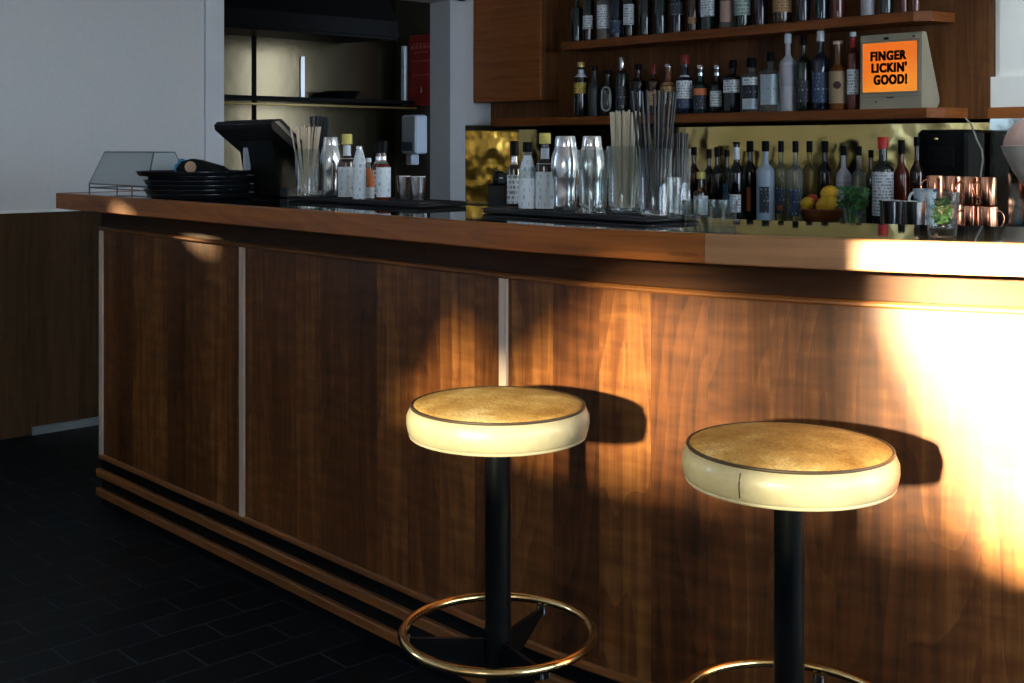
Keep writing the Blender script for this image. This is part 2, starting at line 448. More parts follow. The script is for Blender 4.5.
# ------------------------------------------------------------------ the bar
Y0 = 1.808; RAD = 2.128
XS = at_y(505, Y0)[0]; X0 = at_y(101, Y0)[0]
S_END = 2.3
def bar_pt(s, o=0.):
    """s: length along the panel face from its left corner, o: offset towards the room"""
    x = X0 + s
    if x <= XS: return (x, Y0 - o)
    ph = (x - XS) / RAD
    return (XS + (RAD + o) * math.sin(ph), Y0 + RAD - (RAD + o) * math.cos(ph))
S_STR = XS - X0
S_TOT = S_STR + S_END
def s_list(s0, s1):
    out = [s0]
    if s0 < S_STR < s1: out.append(S_STR)
    a = max(s0, S_STR)
    n = max(1, int((s1 - a) / .05))
    if s1 > S_STR: out += [a + (s1 - a) * (i + 1) / n for i in range(n)]
    else: out.append(s1)
    return out
def sweep(mb, prof, s0, s1):
    """closed profile [(offset, z)] swept along the bar"""
    ss = s_list(s0, s1); n = len(prof)
    ln = [0]
    for i in range(n): ln.append(ln[-1] + math.dist(prof[i], prof[(i + 1) % n]))
    rows = [[(*bar_pt(s, o), z) for o, z in prof] for s in ss]
    vals = [prof[k % n] for k in range(n + 1)]
    def uv(a, b):
        o, z = vals[b]
        return (ss[a], z - o)
    mb.grid(rows, uv, close=True)
    mb.quad(rows[0], [(o, z) for o, z in prof]); mb.quad(list(reversed(rows[-1])), [(o, z) for o, z in reversed(prof)])
    return mb
def rect(o0, o1, z0, z1): return [(o1, z0), (o1, z1), (o0, z1), (o0, z0)]
def rrect(o0, o1, z0, z1, c=.004):
    return [(o1 - c, z0), (o1, z0 + c), (o1, z1 - c), (o1 - c, z1), (o0, z1), (o0, z0)]
bar = thing('bar_counter', 'long curved wooden bar front with tall veneer panels and striped kick rails', 'bar counter', (X0, Y0, 0))
def bpart(name, mb, mat, **kw):
    o = mb.build(name, mat, bar, **kw); o.location = (-X0, -Y0, 0); return o
ZP0, ZP1 = .178, .974
S1 = at_y(243, Y0)[0] - X0
for a, b in ((.012, S1 - .006), (S1 + .008, S_STR - .008), (S_STR + .008, S_TOT)):
    bpart('front_panel', sweep(MB(), rect(-.02, 0, ZP0, ZP1), a, b), W_PANEL)
bpart('carcass', sweep(MB(), rect(-.40, -.021, .0, 1.044), .002, S_TOT), BLACK)
for s in (-.002, S1 - .011, S_STR - .013):
    bpart('divider_strip', sweep(MB(), rrect(-.02, .007, ZP0, ZP1 - .004, .003), s, s + .024), W_STRIP)
bpart('top_moulding', sweep(MB(), rrect(-.02, .014, ZP1 - .006, ZP1 + .006), -.004, S_TOT), W_TRIM)
bpart('bottom_moulding', sweep(MB(), rrect(-.02, .008, ZP0 - .012, ZP0 + .006), -.004, S_TOT), W_TRIM)
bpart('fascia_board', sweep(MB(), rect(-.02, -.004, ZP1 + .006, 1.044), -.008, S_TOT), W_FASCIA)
bpart('kick_plate', sweep(MB(), rect(-.021, -.006, .0, ZP0 - .012), -.004, S_TOT), BLACK)
bpart('kick_rail', sweep(MB(), rrect(-.006, .010, .100, .128), -.02, S_TOT), W_TRIM)
bpart('kick_rail', sweep(MB(), rrect(-.006, .010, .032, .060), -.02, S_TOT), W_TRIM)
ZT = 1.10; OV = .125; DEP = .47
top = thing('bar_worktop', 'glossy black bar top with thick wooden edge lying on the panelled bar', 'worktop', (X0, Y0, 1.045))
def tpart(name, mb, mat, **kw):
    o = mb.build(name, mat, top, **kw); o.location = (-X0, -Y0, -1.045); return o
EW = .022
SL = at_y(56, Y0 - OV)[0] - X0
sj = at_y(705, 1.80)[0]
def ray_arc(px, R_):
    dx, dy = ray(px); cx, cy = XS, Y0 + RAD
    a = dx * dx + dy * dy; b = dx * cx + dy * cy; c = cx * cx + cy * cy - R_ * R_
    d = (b - math.sqrt(b * b - a * c)) / a
    return dx * d, dy * d, d
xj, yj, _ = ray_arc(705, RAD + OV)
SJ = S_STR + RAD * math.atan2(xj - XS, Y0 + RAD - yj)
tpart('stone_top', sweep(MB(), rect(OV - DEP, OV - EW, 1.0455, ZT - .001), SL + EW, S_TOT), STONE)
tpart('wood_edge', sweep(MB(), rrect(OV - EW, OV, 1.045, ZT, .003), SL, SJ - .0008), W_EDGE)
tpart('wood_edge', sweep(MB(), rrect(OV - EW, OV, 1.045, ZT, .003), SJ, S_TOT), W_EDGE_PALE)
tpart('wood_edge', sweep(MB(), rect(OV - DEP, OV - EW, 1.045, ZT), SL, SL + EW - .0005), W_EDGE)

# ------------------------------------------------------------------ bar stools
def torus_pts(R, z, n=56): return [(R * math.cos(2 * PI * i / n), R * math.sin(2 * PI * i / n), z) for i in range(n)]
def stool(label, px, d, rot, seed, seam):
    dx, dy = ray(px); k = d / 2.27
    t = thing('bar_stool', label, 'bar stool', (dx * d, dy * d, 0), rot, 'round bar stools at the bar')
    R = .173; zt = .772; h = .051
    side = [(R * .90, zt - h - .006), (R * .955, zt - h - .003), (R * .985, zt - h + .006), (R * 1.0, zt - h + .02), (R * .998, zt - h + .034), (R * .975, zt - .008), (R * .945, zt + .0005), (R * .90, zt + .001)]
    MB().lathe(side, 64).build('seat_cushion', CREAM, t, ang=60)
    MB().tube(torus_pts(R * .945, zt + .001), .0028, 8, closed=True).build('piping', PIPING, t)
    MB().tube(torus_pts(R * .955, zt - h - .002), .003, 8, closed=True).build('lower_piping', CREAM, t)
    dome = [(R * .94, zt + .0005)] + [(R * .94 * math.cos(a), zt + .0005 + .012 * math.sin(a)) for a in [PI / 2 * i / 10 for i in range(1, 10)]] + [(0.0001, zt + .0125)]
    tp = MB().lathe(dome, 64).build('seat_top', seat_mat('worn_tan_fabric_%d' % seed, seed * 3.1), t, ang=80)
    tp['label'] = 'worn tan woven fabric seat top'
    MB().tube([(q * R * math.cos(seam), q * R * math.sin(seam), zt - z) for q, z in ((.990, h - .006), (1.003, h - .02), (1.003, h - .03), (1.001, .022), (.979, .007))], .0011, 6).build('seam', PIPING, t)
    MB().lathe([(.06, zt - h - .012), (.06, zt - h - .006), (.05, zt - h - .0045)], 32).build('mounting_plate', CHROME, t)
    MB().lathe([(.0245, .02), (.0245, zt - h - .012)], 32).build('pole', BLACK, t)
    MB().lathe([(.2, 0), (.2, .008), (.17, .016), (.05, .024), (.03, .04), (.0255, .05)], 48).build('base_plate', BLACK, t)
    zr = .343
    ring = MB().tube(torus_pts(.180, zr), .0088, 12, closed=True).build('foot_ring', BRASSTUBE, t); ring['label'] = 'polished brass foot ring'
    for i in range(3):
        a = 2 * PI * i / 3
        A = Matrix.Rotation(a, 3, 'Z')
        m = MB()
        poly = [(.0235, zr - .075), (.0235, zr - .012), (.176, zr - .011), (.176, zr - .022), (.06, zr - .075)]
        m.prism([(x, z) for x, z in poly], 'y', -.004, .004)
        m.v = [tuple(A @ Vector(p)) for p in m.v]
        arm = m.build('ring_arm', BLACK, t, smooth=False)
        for q in (-.012, .012):
            b = MB().lathe([(.004, zr - .024), (.004, zr - .008)], 10, c=(.170, q * .5, 0)); b.v = [tuple(A @ Vector(p)) for p in b.v]
            b.build('bolt', CHROME, arm)
    return t
stool('round cream vinyl bar stool nearer the middle divider strip, all its foot ring in view', 498, 2.27, TH + math.radians(60), 1, .518)
stool('round cream vinyl bar stool at the right, closest to the bright sunlit panel', 789, 1.955, TH + math.radians(60), 2, -3.285)

# ------------------------------------------------------------------ back bar furniture
ZC = .93
ctr = thing('back_counter', 'back bar counter under the bottles, mostly hidden behind the bar', 'counter', (-3.4, 4.4, 0))
o = MB().bbox(-5.26, -.2, 4.16, YB - .002, ZC - .04, ZC, .004).build('counter_top', BLACK_PLASTIC, ctr); o.location = (3.4, -4.4, 0)
o = MB().box(-5.26, -.2, 4.2, YB - .002, 0, ZC - .04).build('cabinet_body', W_FASCIA, ctr, smooth=False); o.location = (3.4, -4.4, 0)
for i in range(5):
    o = MB().bbox(-5.2 + i * 1.0, -4.24 + i * 1.0, 4.18, 4.2, .1, ZC - .06).build('door', W_BACK, ctr); o.location = (3.4, -4.4, 0)
# wall cabinet, upper left
xa = XL + .002; xb = at_y(540, 4.60)[0]
zc0 = zz(101, at_y(520, 4.6)[1])
cab = thing('wall_cabinet', 'plain brown wooden wall cabinet hung at the upper left of the bottle shelves', 'cabinet', (xa, 4.6, zc0))
o = MB().box(xa, xb, 4.618, YB - .001, zc0, 2.6).build('cabinet_body', W_BACK, cab, smooth=False); o.location = (-xa, -4.6, -zc0)
o = MB().bbox(xa, xb, 4.6, 4.6175, zc0, 2.6, .003).build('cabinet_door', W_SHELF, cab); o.location = (-xa, -4.6, -zc0)
# shelves
YS = 4.545
def shelf(name, label, x0, x1, z, clip=.08):
    t = thing(name, label, 'shelf', (x0, YB, z))
    poly = [(0, -.001), (0, YS - YB), (x1 - x0 - clip, YS - YB), (x1 - x0 - clip * .3, YS - YB + .05), (x1 - x0, -.001)]
    m = MB(); m.prism(poly, 'z', -.041, 0.)
    m.build('board', W_SHELF, t, smooth=False)
    return t
ZS1 = 1.42; ZS2 = 1.817
xs_l = at_y(492, YS)[0]
shelf('wall_shelf', 'lower wooden bottle shelf with the orange sign at its right end', xs_l, at_y(968, YB)[0], ZS1)
shelf('wall_shelf', 'upper wooden bottle shelf cut by the top of the picture', at_y(561, YS)[0], at_y(955, YB)[0], ZS2)

# ------------------------------------------------------------------ bottles
GL = {
 'black': P('black_glass', (.006, .006, .007), .05, coat=.4),
 'brown': P('brown_glass', (.035, .012, .004), .05, coat=.4),
 'green': P('dark_green_glass', (.006, .018, .010), .05, coat=.4),
 'teal': P('dark_teal_glass', (.006, .02, .024), .05, coat=.4),
 'navy': P('navy_glass', (.008, .011, .028), .05, coat=.4),
 'violet': P('dark_violet_glass', (.02, .01, .022), .05, coat=.4),
 'amber': P('amber_glass', (.16, .05, .01), .05, coat=.4),
 'red': P('red_brown_glass', (.13, .022, .01), .05, coat=.4),
 'grey': P('smoked_frosted_glass', (.035, .04, .042), .3),
 'clear': P('clear_bottle_glass', (.80, .86, .80), .03, trans=.9, ior=1.3),
 'pale': P('pale_green_bottle_glass', (.62, .66, .42), .03, trans=.85, ior=1.3),
 'gold': P('pale_yellow_bottle_glass', (.62, .52, .20), .03, trans=.85, ior=1.3),
 'blue': P('pale_blue_painted_glass', (.36, .46, .56), .35),
 'white': P('frosted_white_glass', (.60, .60, .66), .3, trans=.3),
}
CAPM = {
 'black': BLACK_PLASTIC, 'gold': P('gold_cap', (.75, .58, .18), .3, .7), 'white': P('white_cap', (.72, .78, .84), .4),
 'silver': P('silver_cap', (.7, .7, .7), .2, 1.), 'red': P('red_cap', (.55, .02, .02), .35), 'copper': P('copper_cap', (.80, .55, .42), .25, .6),
 'yellow': P('yellow_plastic_cap', (.72, .60, .14), .45), 'cork': P('cork', (.5, .34, .2), .8), 'darkred': P('dark_red_foil', (.20, .015, .012), .35),
 'grey': P('grey_cap', (.32, .35, .35), .4),
}
LB = {
 'white': printed('white_label', (.80, .84, .86), (.12, .13, .15)),
 'paper': printed('white_paper_wrap', (.84, .93, .96), (.30, .40, .48), 20., .42),
 'cream': printed('cream_label', (.66, .58, .42), (.2, .12, .06)),
 'yellow': printed('yellow_label', (.62, .45, .08), (.12, .07, .02)),
 'tan': printed('tan_label', (.46, .28, .12), (.1, .05, .02)),
 'kraft': printed('kraft_label', (.38, .27, .15), (.16, .1, .05), 20., .35),
 'orange': printed('orange_label', (.60, .16, .04), (.5, .45, .4), 20., .35),
 'paleblue': printed('pale_blue_label', (.48, .58, .62), (.2, .27, .32), 18., .4),
 'lavender': printed('lavender_label', (.46, .43, .48), (.25, .22, .27), 18., .35),
 'dark': printed('dark_label', (.03, .035, .045), (.45, .47, .5), 20., .4),
 'darkblue': printed('dark_blue_label', (.03, .06, .12), (.4, .5, .6), 20., .4),
 'blue': printed('blue_label', (.05, .14, .32), (.5, .6, .7), 20., .4),
 'red': printed('red_label', (.50, .04, .03), (.7, .6, .5), 20., .35),
 'greenwhite': printed('green_white_label', (.40, .48, .44), (.06, .16, .09), 18., .5),
 'pinkish': printed('peach_label', (.55, .36, .28), (.4, .2, .15), 20., .35),
}
STY = {   # shoulder start, neck start, neck ratio, squareness
 'wine': (.60, .76, .36, 2), 'slope': (.52, .78, .38, 2), 'spirit': (.64, .74, .38, 2), 'tall': (.62, .74, .34, 2),
 'square': (.66, .74, .36, 6), 'squat': (.56, .68, .42, 2), 'slim': (.70, .80, .42, 2), 'oval': (.60, .72, .36, 3),
}
def body_r(style, r, h, z):
    fs, fn, nr, n = STY[style]
    if z <= fs * h: return r
    if z >= fn * h: return r * nr
    u = (z / h - fs) / (fn - fs); u = .5 - .5 * math.cos(PI * u)
    return r + (r * nr - r) * u
def bottle_at(x, y, z, h, r, style, glass, label, group, cap=('black', .08), labels=(), neck=None, extra=None, face=-1.12):
    t = thing('bottle', label, 'bottle', (x, y, z), 0, group)
    fs, fn, nr, n = STY[style]
    top = h * (1 - (cap[1] if cap else 0) * .8)
    prof = [(r * .82, .0), (r * .96, .004), (r, .012)]; sq = [n] * 3
    for i in range(13):
        zi = fs * h + (fn - fs) * h * i / 12
        prof.append((body_r(style, r, h, zi), zi)); sq.append(n + (2 - n) * i / 12 if n != 2 else 2)
    rn = r * nr
    prof += [(rn * .97, top * .97), (rn * 1.08, top * .972), (rn * 1.08, top)]; sq += [2] * 3
    MB().lathe(prof, 24, sq=sq).build('glass_body', GL[glass], t)
    if cap:
        cm, ch = cap[0], cap[1]; rc = rn * (1.24 if len(cap) < 3 else cap[2])
        MB().lathe([(rc, h * (1 - ch)), (rc, h - .003), (rc * .9, h)], 20).build('cap', CAPM[cm], t)
    if neck:
        m, a, b = neck
        pr = [(body_r(style, r, h, h * (a + (b - a) * i / 5)) + .0009, h * (a + (b - a) * i / 5)) for i in range(6)]
        MB().lathe(pr, 20, cap=False).build('neck_foil', CAPM.get(m) or LB[m], t)
    for lb in labels:
        mat, a, b = lb[:3]; half = lb[3] if len(lb) > 3 else 1.15
        rows = []
        za, zb = h * a, h * b
        pr = [(body_r(style, r, h, za + (zb - za) * i / 4) + .0009, za + (zb - za) * i / 4) for i in range(5)]
        MB().lathe(pr, 18, sq=[n if p[1] <= fs * h + .001 else 2 for p in pr], arc=(face - half, face + half)).build('label', LB[mat], t)
    if extra: extra(t, r, h)
    return t
def bottle(px, yw, z, wpx, top_px, style, glass, label, group, hh=None, **kw):
    x, d = at_y(px, yw)
    h = hh if hh else zz(top_px, d) - z
    return bottle_at(x, yw, z, h, wpx * d / FPX / 2, style, glass, label, group, **kw)

def ring_mark(t, r, h):
    pts = []
    for i in range(28):
        a = 2 * PI * i / 28
        u = .62 * r * (abs(math.cos(a)) ** .7) * (1 if math.cos(a) > 0 else -1)
        ang = -1.12 + u / r
        pts.append(((r + .0012) * math.cos(ang), (r + .0012) * math.sin(ang), h * .37 + h * .25 * (abs(math.sin(a)) ** .7) * (1 if math.sin(a) > 0 else -1)))
    MB().tube(pts, .0045, 6, closed=True).build('oval_mark', CAPM['grey'], t)
def disc_mark(t, r, h):
    ang = -1.12
    m = MB(); rows = []
    for i in range(5):
        q = .017 * i / 4
        rows.append([((r + .0016) * math.cos(ang + q * math.cos(a) / r), (r + .0016) * math.sin(ang + q * math.cos(a) / r), h * .36 + q * math.sin(a)) for a in [2 * PI * k / 20 for k in range(20)]])
    m.grid(rows, close=True); m.build('round_mark', P('dark_print', (.05, .02, .015), .6), t)
def slant_mark(t, r, h): pass

G1 = 'bottles on the lower shelf'
LOW = [
 # px, w, top, style, glass, label, cap, labels, neck, extra
 (581, 14, 62, 'slim', 'black', 'dark bottle with yellow label and gold cap, leftmost on the lower shelf', ('gold', .09), [('yellow', .42, .62)], ('white', .72, .86), None),
 (594.5, 13, 66, 'slope', 'grey', 'frosted grey slim bottle between the yellow-label bottle and the oval-mark bottle', ('black', .1), [], None, None),
 (608, 15.5, 70, 'squat', 'black', 'squat black bottle marked with a white oval ring, lower shelf', ('black', .1), [], None, ring_mark),
 (622, 12.5, 57, 'slim', 'teal', 'slender dark bottle with silver neck right of the oval-mark bottle', ('silver', .12), [('dark', .18, .5)], ('silver', .72, .88), None),
 (638, 16, 64, 'spirit', 'black', 'plain black bottle behind the black straws on the lower shelf', ('black', .12), [], None, None),
 (653.5, 14, 64, 'spirit', 'brown', 'dark bottle with red neck and cream label just above the black straws', ('darkred', .2), [('tan', .18, .46)], None, None),
 (668.5, 16.5, 64, 'squat', 'amber', 'amber bottle with orange and cream label, lower shelf', ('silver', .06), [('tan', .44, .64), ('cream', .2, .43)], None, None),
 (685, 17.5, 55, 'squat', 'navy', 'red-capped bottle with wide grey-white label, lower shelf', ('darkred', .16), [('white', .26, .66), ('darkblue', .1, .25)], None, None),
 (700.5, 15, 65, 'squat', 'teal', 'short bottle with orange-red label and silver rings on its neck', ('silver', .08), [('orange', .38, .52), ('dark', .1, .37)], ('silver', .78, .84), None),
 (717, 14, 65, 'squat', 'black', 'short dark bottle with silver-flecked label, right of the orange-red label', ('silver', .08), [('white', .14, .46)], ('silver', .78, .84), None),
 (733, 18, 60, 'square', 'black', 'square black bottle with small white rectangular label', ('black', .16), [('white', .38, .62, .95)], None, None),
 (751.5, 18, 58, 'square', 'clear', 'squarish clear bottle with white and black labels and large black cap', ('black', .18, 1.5), [('white', .5, .64, .9), ('dark', .26, .49, .9), ('paleblue', .06, .25, .9)], None, None),
 (770.5, 18, 52, 'square', 'clear', 'clear square bottle with big pale blue label and black cap', ('black', .16), [('paleblue', .12, .62, 1.0)], None, None),
 (788, 16, 34, 'tall', 'white', 'tall white-capped bottle with pale lavender wrap, left of the two tall dark bottles', ('white', .12, 1.3), [('lavender', .32, .6, 1.5)], None, None),
 (803.5, 15, 35, 'tall', 'green', 'tall dark green bottle with black top between two white-capped bottles', ('black', .14), [('dark', .12, .4)], None, None),
 (820.5, 17, 31, 'tall', 'navy', 'tall dark blue bottle with white cap, lower shelf', ('white', .13, 1.3), [('darkblue', .1, .48)], None, None),
 (838, 17.5, 41, 'squat', 'amber', 'long-necked bottle with kraft label and round dark emblem', ('copper', .05, 1.4), [('kraft', .1, .56, 1.4)], None, disc_mark),
 (853, 12.5, 32, 'slim', 'red', 'slim bottle with red neck and white label beside the orange sign', ('white', .06), [('white', .2, .52)], ('red', .8, .92), None),
]
for i, (px, w, tp, st, gl, lab, cap, lbs, nk, ex) in enumerate(LOW):
    bottle(px, 4.62, ZS1, w, tp, st, gl, lab, G1, cap=cap, labels=lbs, neck=nk, extra=ex)

G2 = 'bottles on the upper shelf'
UP = [
 (577, 12, 'spirit', 'green', .28, 'dark green bottle standing first at the left end of the upper shelf', []),
 (588.5, 11.5, 'slim', 'black', .31, 'slim dark bottle with small white label low down, upper shelf left end', [('white', .22, .45)]),
 (603.5, 13, 'spirit', 'clear', .31, 'bottle with tall white label, upper shelf, second white label from the left', [('white', .2, .6, 1.3)]),
 (617, 12.5, 'spirit', 'navy', .30, 'navy bottle with silver band between two white-label bottles, upper shelf', [('darkblue', .1, .32)]),
 (630, 13, 'oval', 'black', .31, 'dark bottle with rounded white label, upper shelf', [('white', .22, .56, .9)]),
 (645.5, 13, 'spirit', 'black', .31, 'plain black glinting bottle right of the rounded white label, upper shelf', []),
 (661, 14, 'spirit', 'teal', .30, 'dark teal bottle on the upper shelf, above the red-necked bottle', []),
 (677.5, 14, 'wine', 'violet', .31, 'dark violet bottle with faint pale label, upper shelf', [('dark', .3, .5)]),
 (693.5, 13.5, 'wine', 'brown', .31, 'dark brown bottle directly left of the squarish white label, upper shelf', [('tan', .14, .24, .6)]),
 (709, 16, 'square', 'green', .29, 'square green bottle with squarish white label, upper shelf', [('white', .24, .6, .9)]),
 (727, 14, 'spirit', 'clear', .30, 'clear bottle with peach and cream label, upper shelf', [('pinkish', .12, .45)]),
 (743, 17, 'spirit', 'green', .30, 'broad bottle with green and white label, upper shelf', [('greenwhite', .2, .52)]),
 (761, 13, 'spirit', 'violet', .30, 'violet-dark bottle between green-white label and tan-band bottle, upper shelf', []),
 (782.5, 19, 'squat', 'brown', .28, 'wide bottle with tan label band, upper shelf', [('tan', .2, .42, 1.3)]),
 (803.5, 14, 'spirit', 'navy', .31, 'navy bottle with bright pale edge, right of the tan-band bottle', []),
 (822, 15, 'spirit', 'teal', .31, 'teal-black bottle above the tall white-capped blue bottle', []),
 (838, 14, 'spirit', 'red', .30, 'red-brown bottle above the kraft-label bottle, upper shelf', [('dark', .3, .5)]),
 (868, 14, 'slope', 'white', .29, 'whitish fluted bottle above the orange sign, upper shelf', []),
 (886.5, 14, 'spirit', 'green', .30, 'dark green bottle right of the whitish fluted one, upper shelf', []),
 (904, 9, 'slim', 'red', .29, 'slim red-brown bottle, left one of the pair at the right end of the upper shelf', []),
 (915.5, 9, 'slim', 'red', .29, 'slim red-brown bottle standing last at the right end of the upper shelf', []),
]
for i, (px, w, st, gl, hh, lab, lbs) in enumerate(UP):
    bottle(px, 4.635, ZS2, w, 0, st, gl, lab, G2, hh=hh, cap=(random.choice(['black', 'silver', 'black', 'cork']), .08), labels=lbs)

G3 = 'bottles on the back counter'
BK = [  # px, y, w, top
 (673, 4.55, 14, 147, 'wine', 'black', 'black bottle standing right behind the long black straws', ('black', .12), [], None),
 (684.5, 4.40, 13, 160, 'spirit', 'brown', 'small dark bottle with grey label and red dot, behind the short black stirrers', ('black', .1), [('white', .3, .6), ('red', .16, .29, .5)], None),
 (694, 4.62, 13, 147, 'wine', 'brown', 'brown bottle in back row behind the little gold-capped bottle', ('black', .12), [], None),
 (701, 4.36, 14, 172, 'squat', 'brown', 'small bottle with gold cap and white wrap above the shot glasses', ('yellow', .14, 1.5), [('paper', .1, .5, 1.5)], None),
 (709, 4.60, 12, 149, 'wine', 'black', 'black wine-shaped bottle just right of the little gold-capped one', ('black', .14), [], None),
 (717, 4.52, 12, 147, 'wine', 'black', 'tall black bottle with a thin highlight, left of the blue-label bottle', ('black', .14), [], None),
 (727, 4.62, 12, 150, 'slope', 'teal', 'dark bottle with a small blue label behind the shot glasses', ('black', .1), [('blue', .2, .5)], None),
 (736.5, 4.36, 17, 142, 'wine', 'black', 'black wine bottle with pale neck foil and white label, above the last shot glass', ('black', .03), [('white', .12, .34, .7)], ('white', .78, .93)),
 (750, 4.46, 16, 141, 'wine', 'black', 'broad black bottle left of the pale blue bottle', ('black', .14), [('orange', .12, .42, .25)], None),
 (765.5, 4.40, 18, 141, 'tall', 'blue', 'pale blue bottle with black cap and dark orange-marked label', ('black', .13), [('dark', .12, .44, .55)], None),
 (781, 4.53, 14, 141, 'tall', 'pale', 'clear pale green bottle right of the pale blue bottle', ('black', .14), [('darkblue', .1, .42, .7), ('orange', .14, .2, .4)], None),
 (795.5, 4.40, 15, 141, 'tall', 'clear', 'clear bottle with black cap and dark blue label just left of the lemon bowl', ('black', .14), [('darkblue', .1, .42, .7)], None),
 (809.5, 4.60, 15, 141, 'tall', 'gold', 'clear bottle of pale yellow drink behind the lemons', ('black', .14), [], None),
 (825, 4.62, 16, 141, 'wine', 'black', 'black-capped dark bottle behind the topmost lemon', ('black', .14), [], None),
 (843.5, 4.50, 15, 146, 'tall', 'white', 'clear whitish bottle behind the green herbs, left one of two', ('black', .12), [('lavender', .3, .55, 1.4)], None),
 (859, 4.46, 14, 146, 'tall', 'clear', 'clear bottle behind the green herbs, right one of two', ('black', .12), [('dark', .12, .26)], None),
 (871, 4.62, 12, 150, 'wine', 'brown', 'brown bottle in shadow just left of the red-capped bottle', ('black', .1), [], None),
 (883, 4.42, 21, 137, 'spirit', 'green', 'dark green bottle with red cap and large white label', ('red', .13, 1.3), [('white', .14, .62, 1.3)], None),
 (901.5, 4.50, 15, 140, 'wine', 'red', 'dark red-brown bottle with black top, right of the red-capped bottle', ('black', .16), [], None),
 (917, 4.52, 14, 137, 'wine', 'brown', 'brown bottle behind the white and blue mug', ('black', .1), [], None),
]
for px, yw, w, tp, st, gl, lab, cap, lbs, nk in BK:
    t = bottle(px, yw, ZC, w, tp, st, gl, lab, G3, cap=cap, labels=lbs, neck=nk)

# ------------------------------------------------------------------ helper: glasses
def tumbler_prof(r, rt, h, wall=.002, foot=.008):
    return [(r * .9, 0), (r, .002), (rt, h - .001), (rt - wall * .5, h), (rt - wall, h - .001), (r - wall, foot + .002), (r * .7, foot), (.0003, foot)]
def tumbler(x, y, z, r, rt, h, label, group=None, foot=.01, name='drinking_glass', cat='glass'):
    o = MB().lathe(tumbler_prof(r, rt, h, foot=foot), 32).build(name, GLASS, None, ang=50, loc=(x, y, z))
    return tag(o, label, cat, group)
def bar_d(px, d, dz=0.):
    dx, dy = ray(px); return dx * d, dy * d, ZT + dz

# bar mats
def barmat(name, x0, x1, y0, y1, label):
    t = thing(name, label, 'bar mat', ((x0 + x1) / 2, (y0 + y1) / 2, ZT))
    w, dp = (x1 - x0) / 2, (y1 - y0) / 2
    MB().bbox(-w, w, -dp, dp, 0, .009, .003).build('base', BLACK_MATTE, t)
    m = MB()
    m.box(-w, w, -dp, -dp + .008, .009, .013).box(-w, w, dp - .008, dp, .009, .013).box(-w, -w + .008, -dp + .008, dp - .008, .009, .013).box(w - .008, w, -dp + .008, dp - .008, .009, .013)
    m.build('raised_rim', BLACK_MATTE, t, smooth=False)
    n = MB()
    for i in range(int(w * 2 / .02) - 1):
        for j in range(int(dp * 2 / .02) - 1):
            cx, cy = -w + .02 + i * .02, -dp + .02 + j * .02
            n.lathe([(.005, .009), (.003, .0115)], 6, c=(cx, cy, 0))
    o = n.build('rubber_nubs', BLACK_MATTE, t, smooth=False); o['kind'] = 'stuff'
    return t
MX0, MX1 = -2.185, -1.663
barmat('bar_mat', MX0, MX1, 1.925, 2.107, 'long black rubber bar mat under the shakers and straw glasses')
LX1 = at_y(430, 2.0)[0]; LX0 = at_y(287, 1.96)[0]
barmat('bar_mat', LX0, LX1, 1.962, 2.13, 'black rubber bar mat under the wooden stirrers and bottles at the left')
ZM = .0118

# wrapped bitters bottles and friends: px, y, width px, top px
def bar_bottle(px, yw, wpx, top_px, style, glass, label, group, **kw):
    x, d = at_y(px, yw); z = ZT + ZM
    return bottle_at(x, yw, z, zz(top_px, d) - z, wpx * d / FPX / 2, style, glass, label, group, face=-.95, **kw)
GL_L = 'bottles on the left bar mat'; GL_C = 'bottles on the middle bar mat'
bar_bottle(347, 2.02, 17, 134, 'squat', 'brown', 'yellow-capped bottle in a white paper wrap, on the left bar mat', GL_L, cap=('yellow', .16, 1.5), labels=[('paper', .02, .62, 2.6)], neck=('white', .66, .82))
bar_bottle(359.5, 1.985, 12.5, 146, 'slim', 'clear', 'white paper-wrapped bottle with a barcode between yellow cap and orange label', GL_L, cap=('silver', .06), labels=[('paper', .02, .94, 2.8)])
bar_bottle(368.5, 2.025, 12, 158, 'slope', 'clear', 'small pointed bottle with bright orange-red label on the left mat', GL_L, cap=('white', .1), labels=[('orange', .3, .74, 1.6), ('paper', .03, .29, 1.6)])
bar_bottle(379, 2.075, 14, 142, 'squat', 'red', 'dark red bottle with black cap at the back of the left mat', GL_L, cap=('black', .2, 1.4), labels=[('white', .08, .5, 1.4)], neck=('silver', .62, .74))
bar_bottle(383.5, 2.0, 14, 141, 'squat', 'red', 'dark red bottle with white-blue label, rightmost bottle of the left mat', GL_L, cap=('black', .2, 1.4), labels=[('paper', .06, .56, 1.8)], neck=('silver', .62, .74))
bar_bottle(514.5, 2.05, 14, 141, 'squat', 'brown', 'dark bottle with silver-black cap and white label, left end of the middle mat', GL_C, cap=('black', .22, 1.5), labels=[('white', .04, .48, 1.9)], neck=('silver', .64, .76))
bar_bottle(527.5, 1.985, 17.5, 142, 'slope', 'clear', 'black-capped bottle fully wrapped in white paper with a barcode, middle mat', GL_C, cap=('black', .15, 1.5), labels=[('paper', .01, .80, 2.9)])
bar_bottle(545, 2.005, 18.5, 133, 'squat', 'brown', 'yellow-capped bottle in oversized white paper wrap left of the big shaker', GL_C, cap=('yellow', .14, 1.5), labels=[('paper', .01, .60, 2.9)], neck=('white', .66, .80))

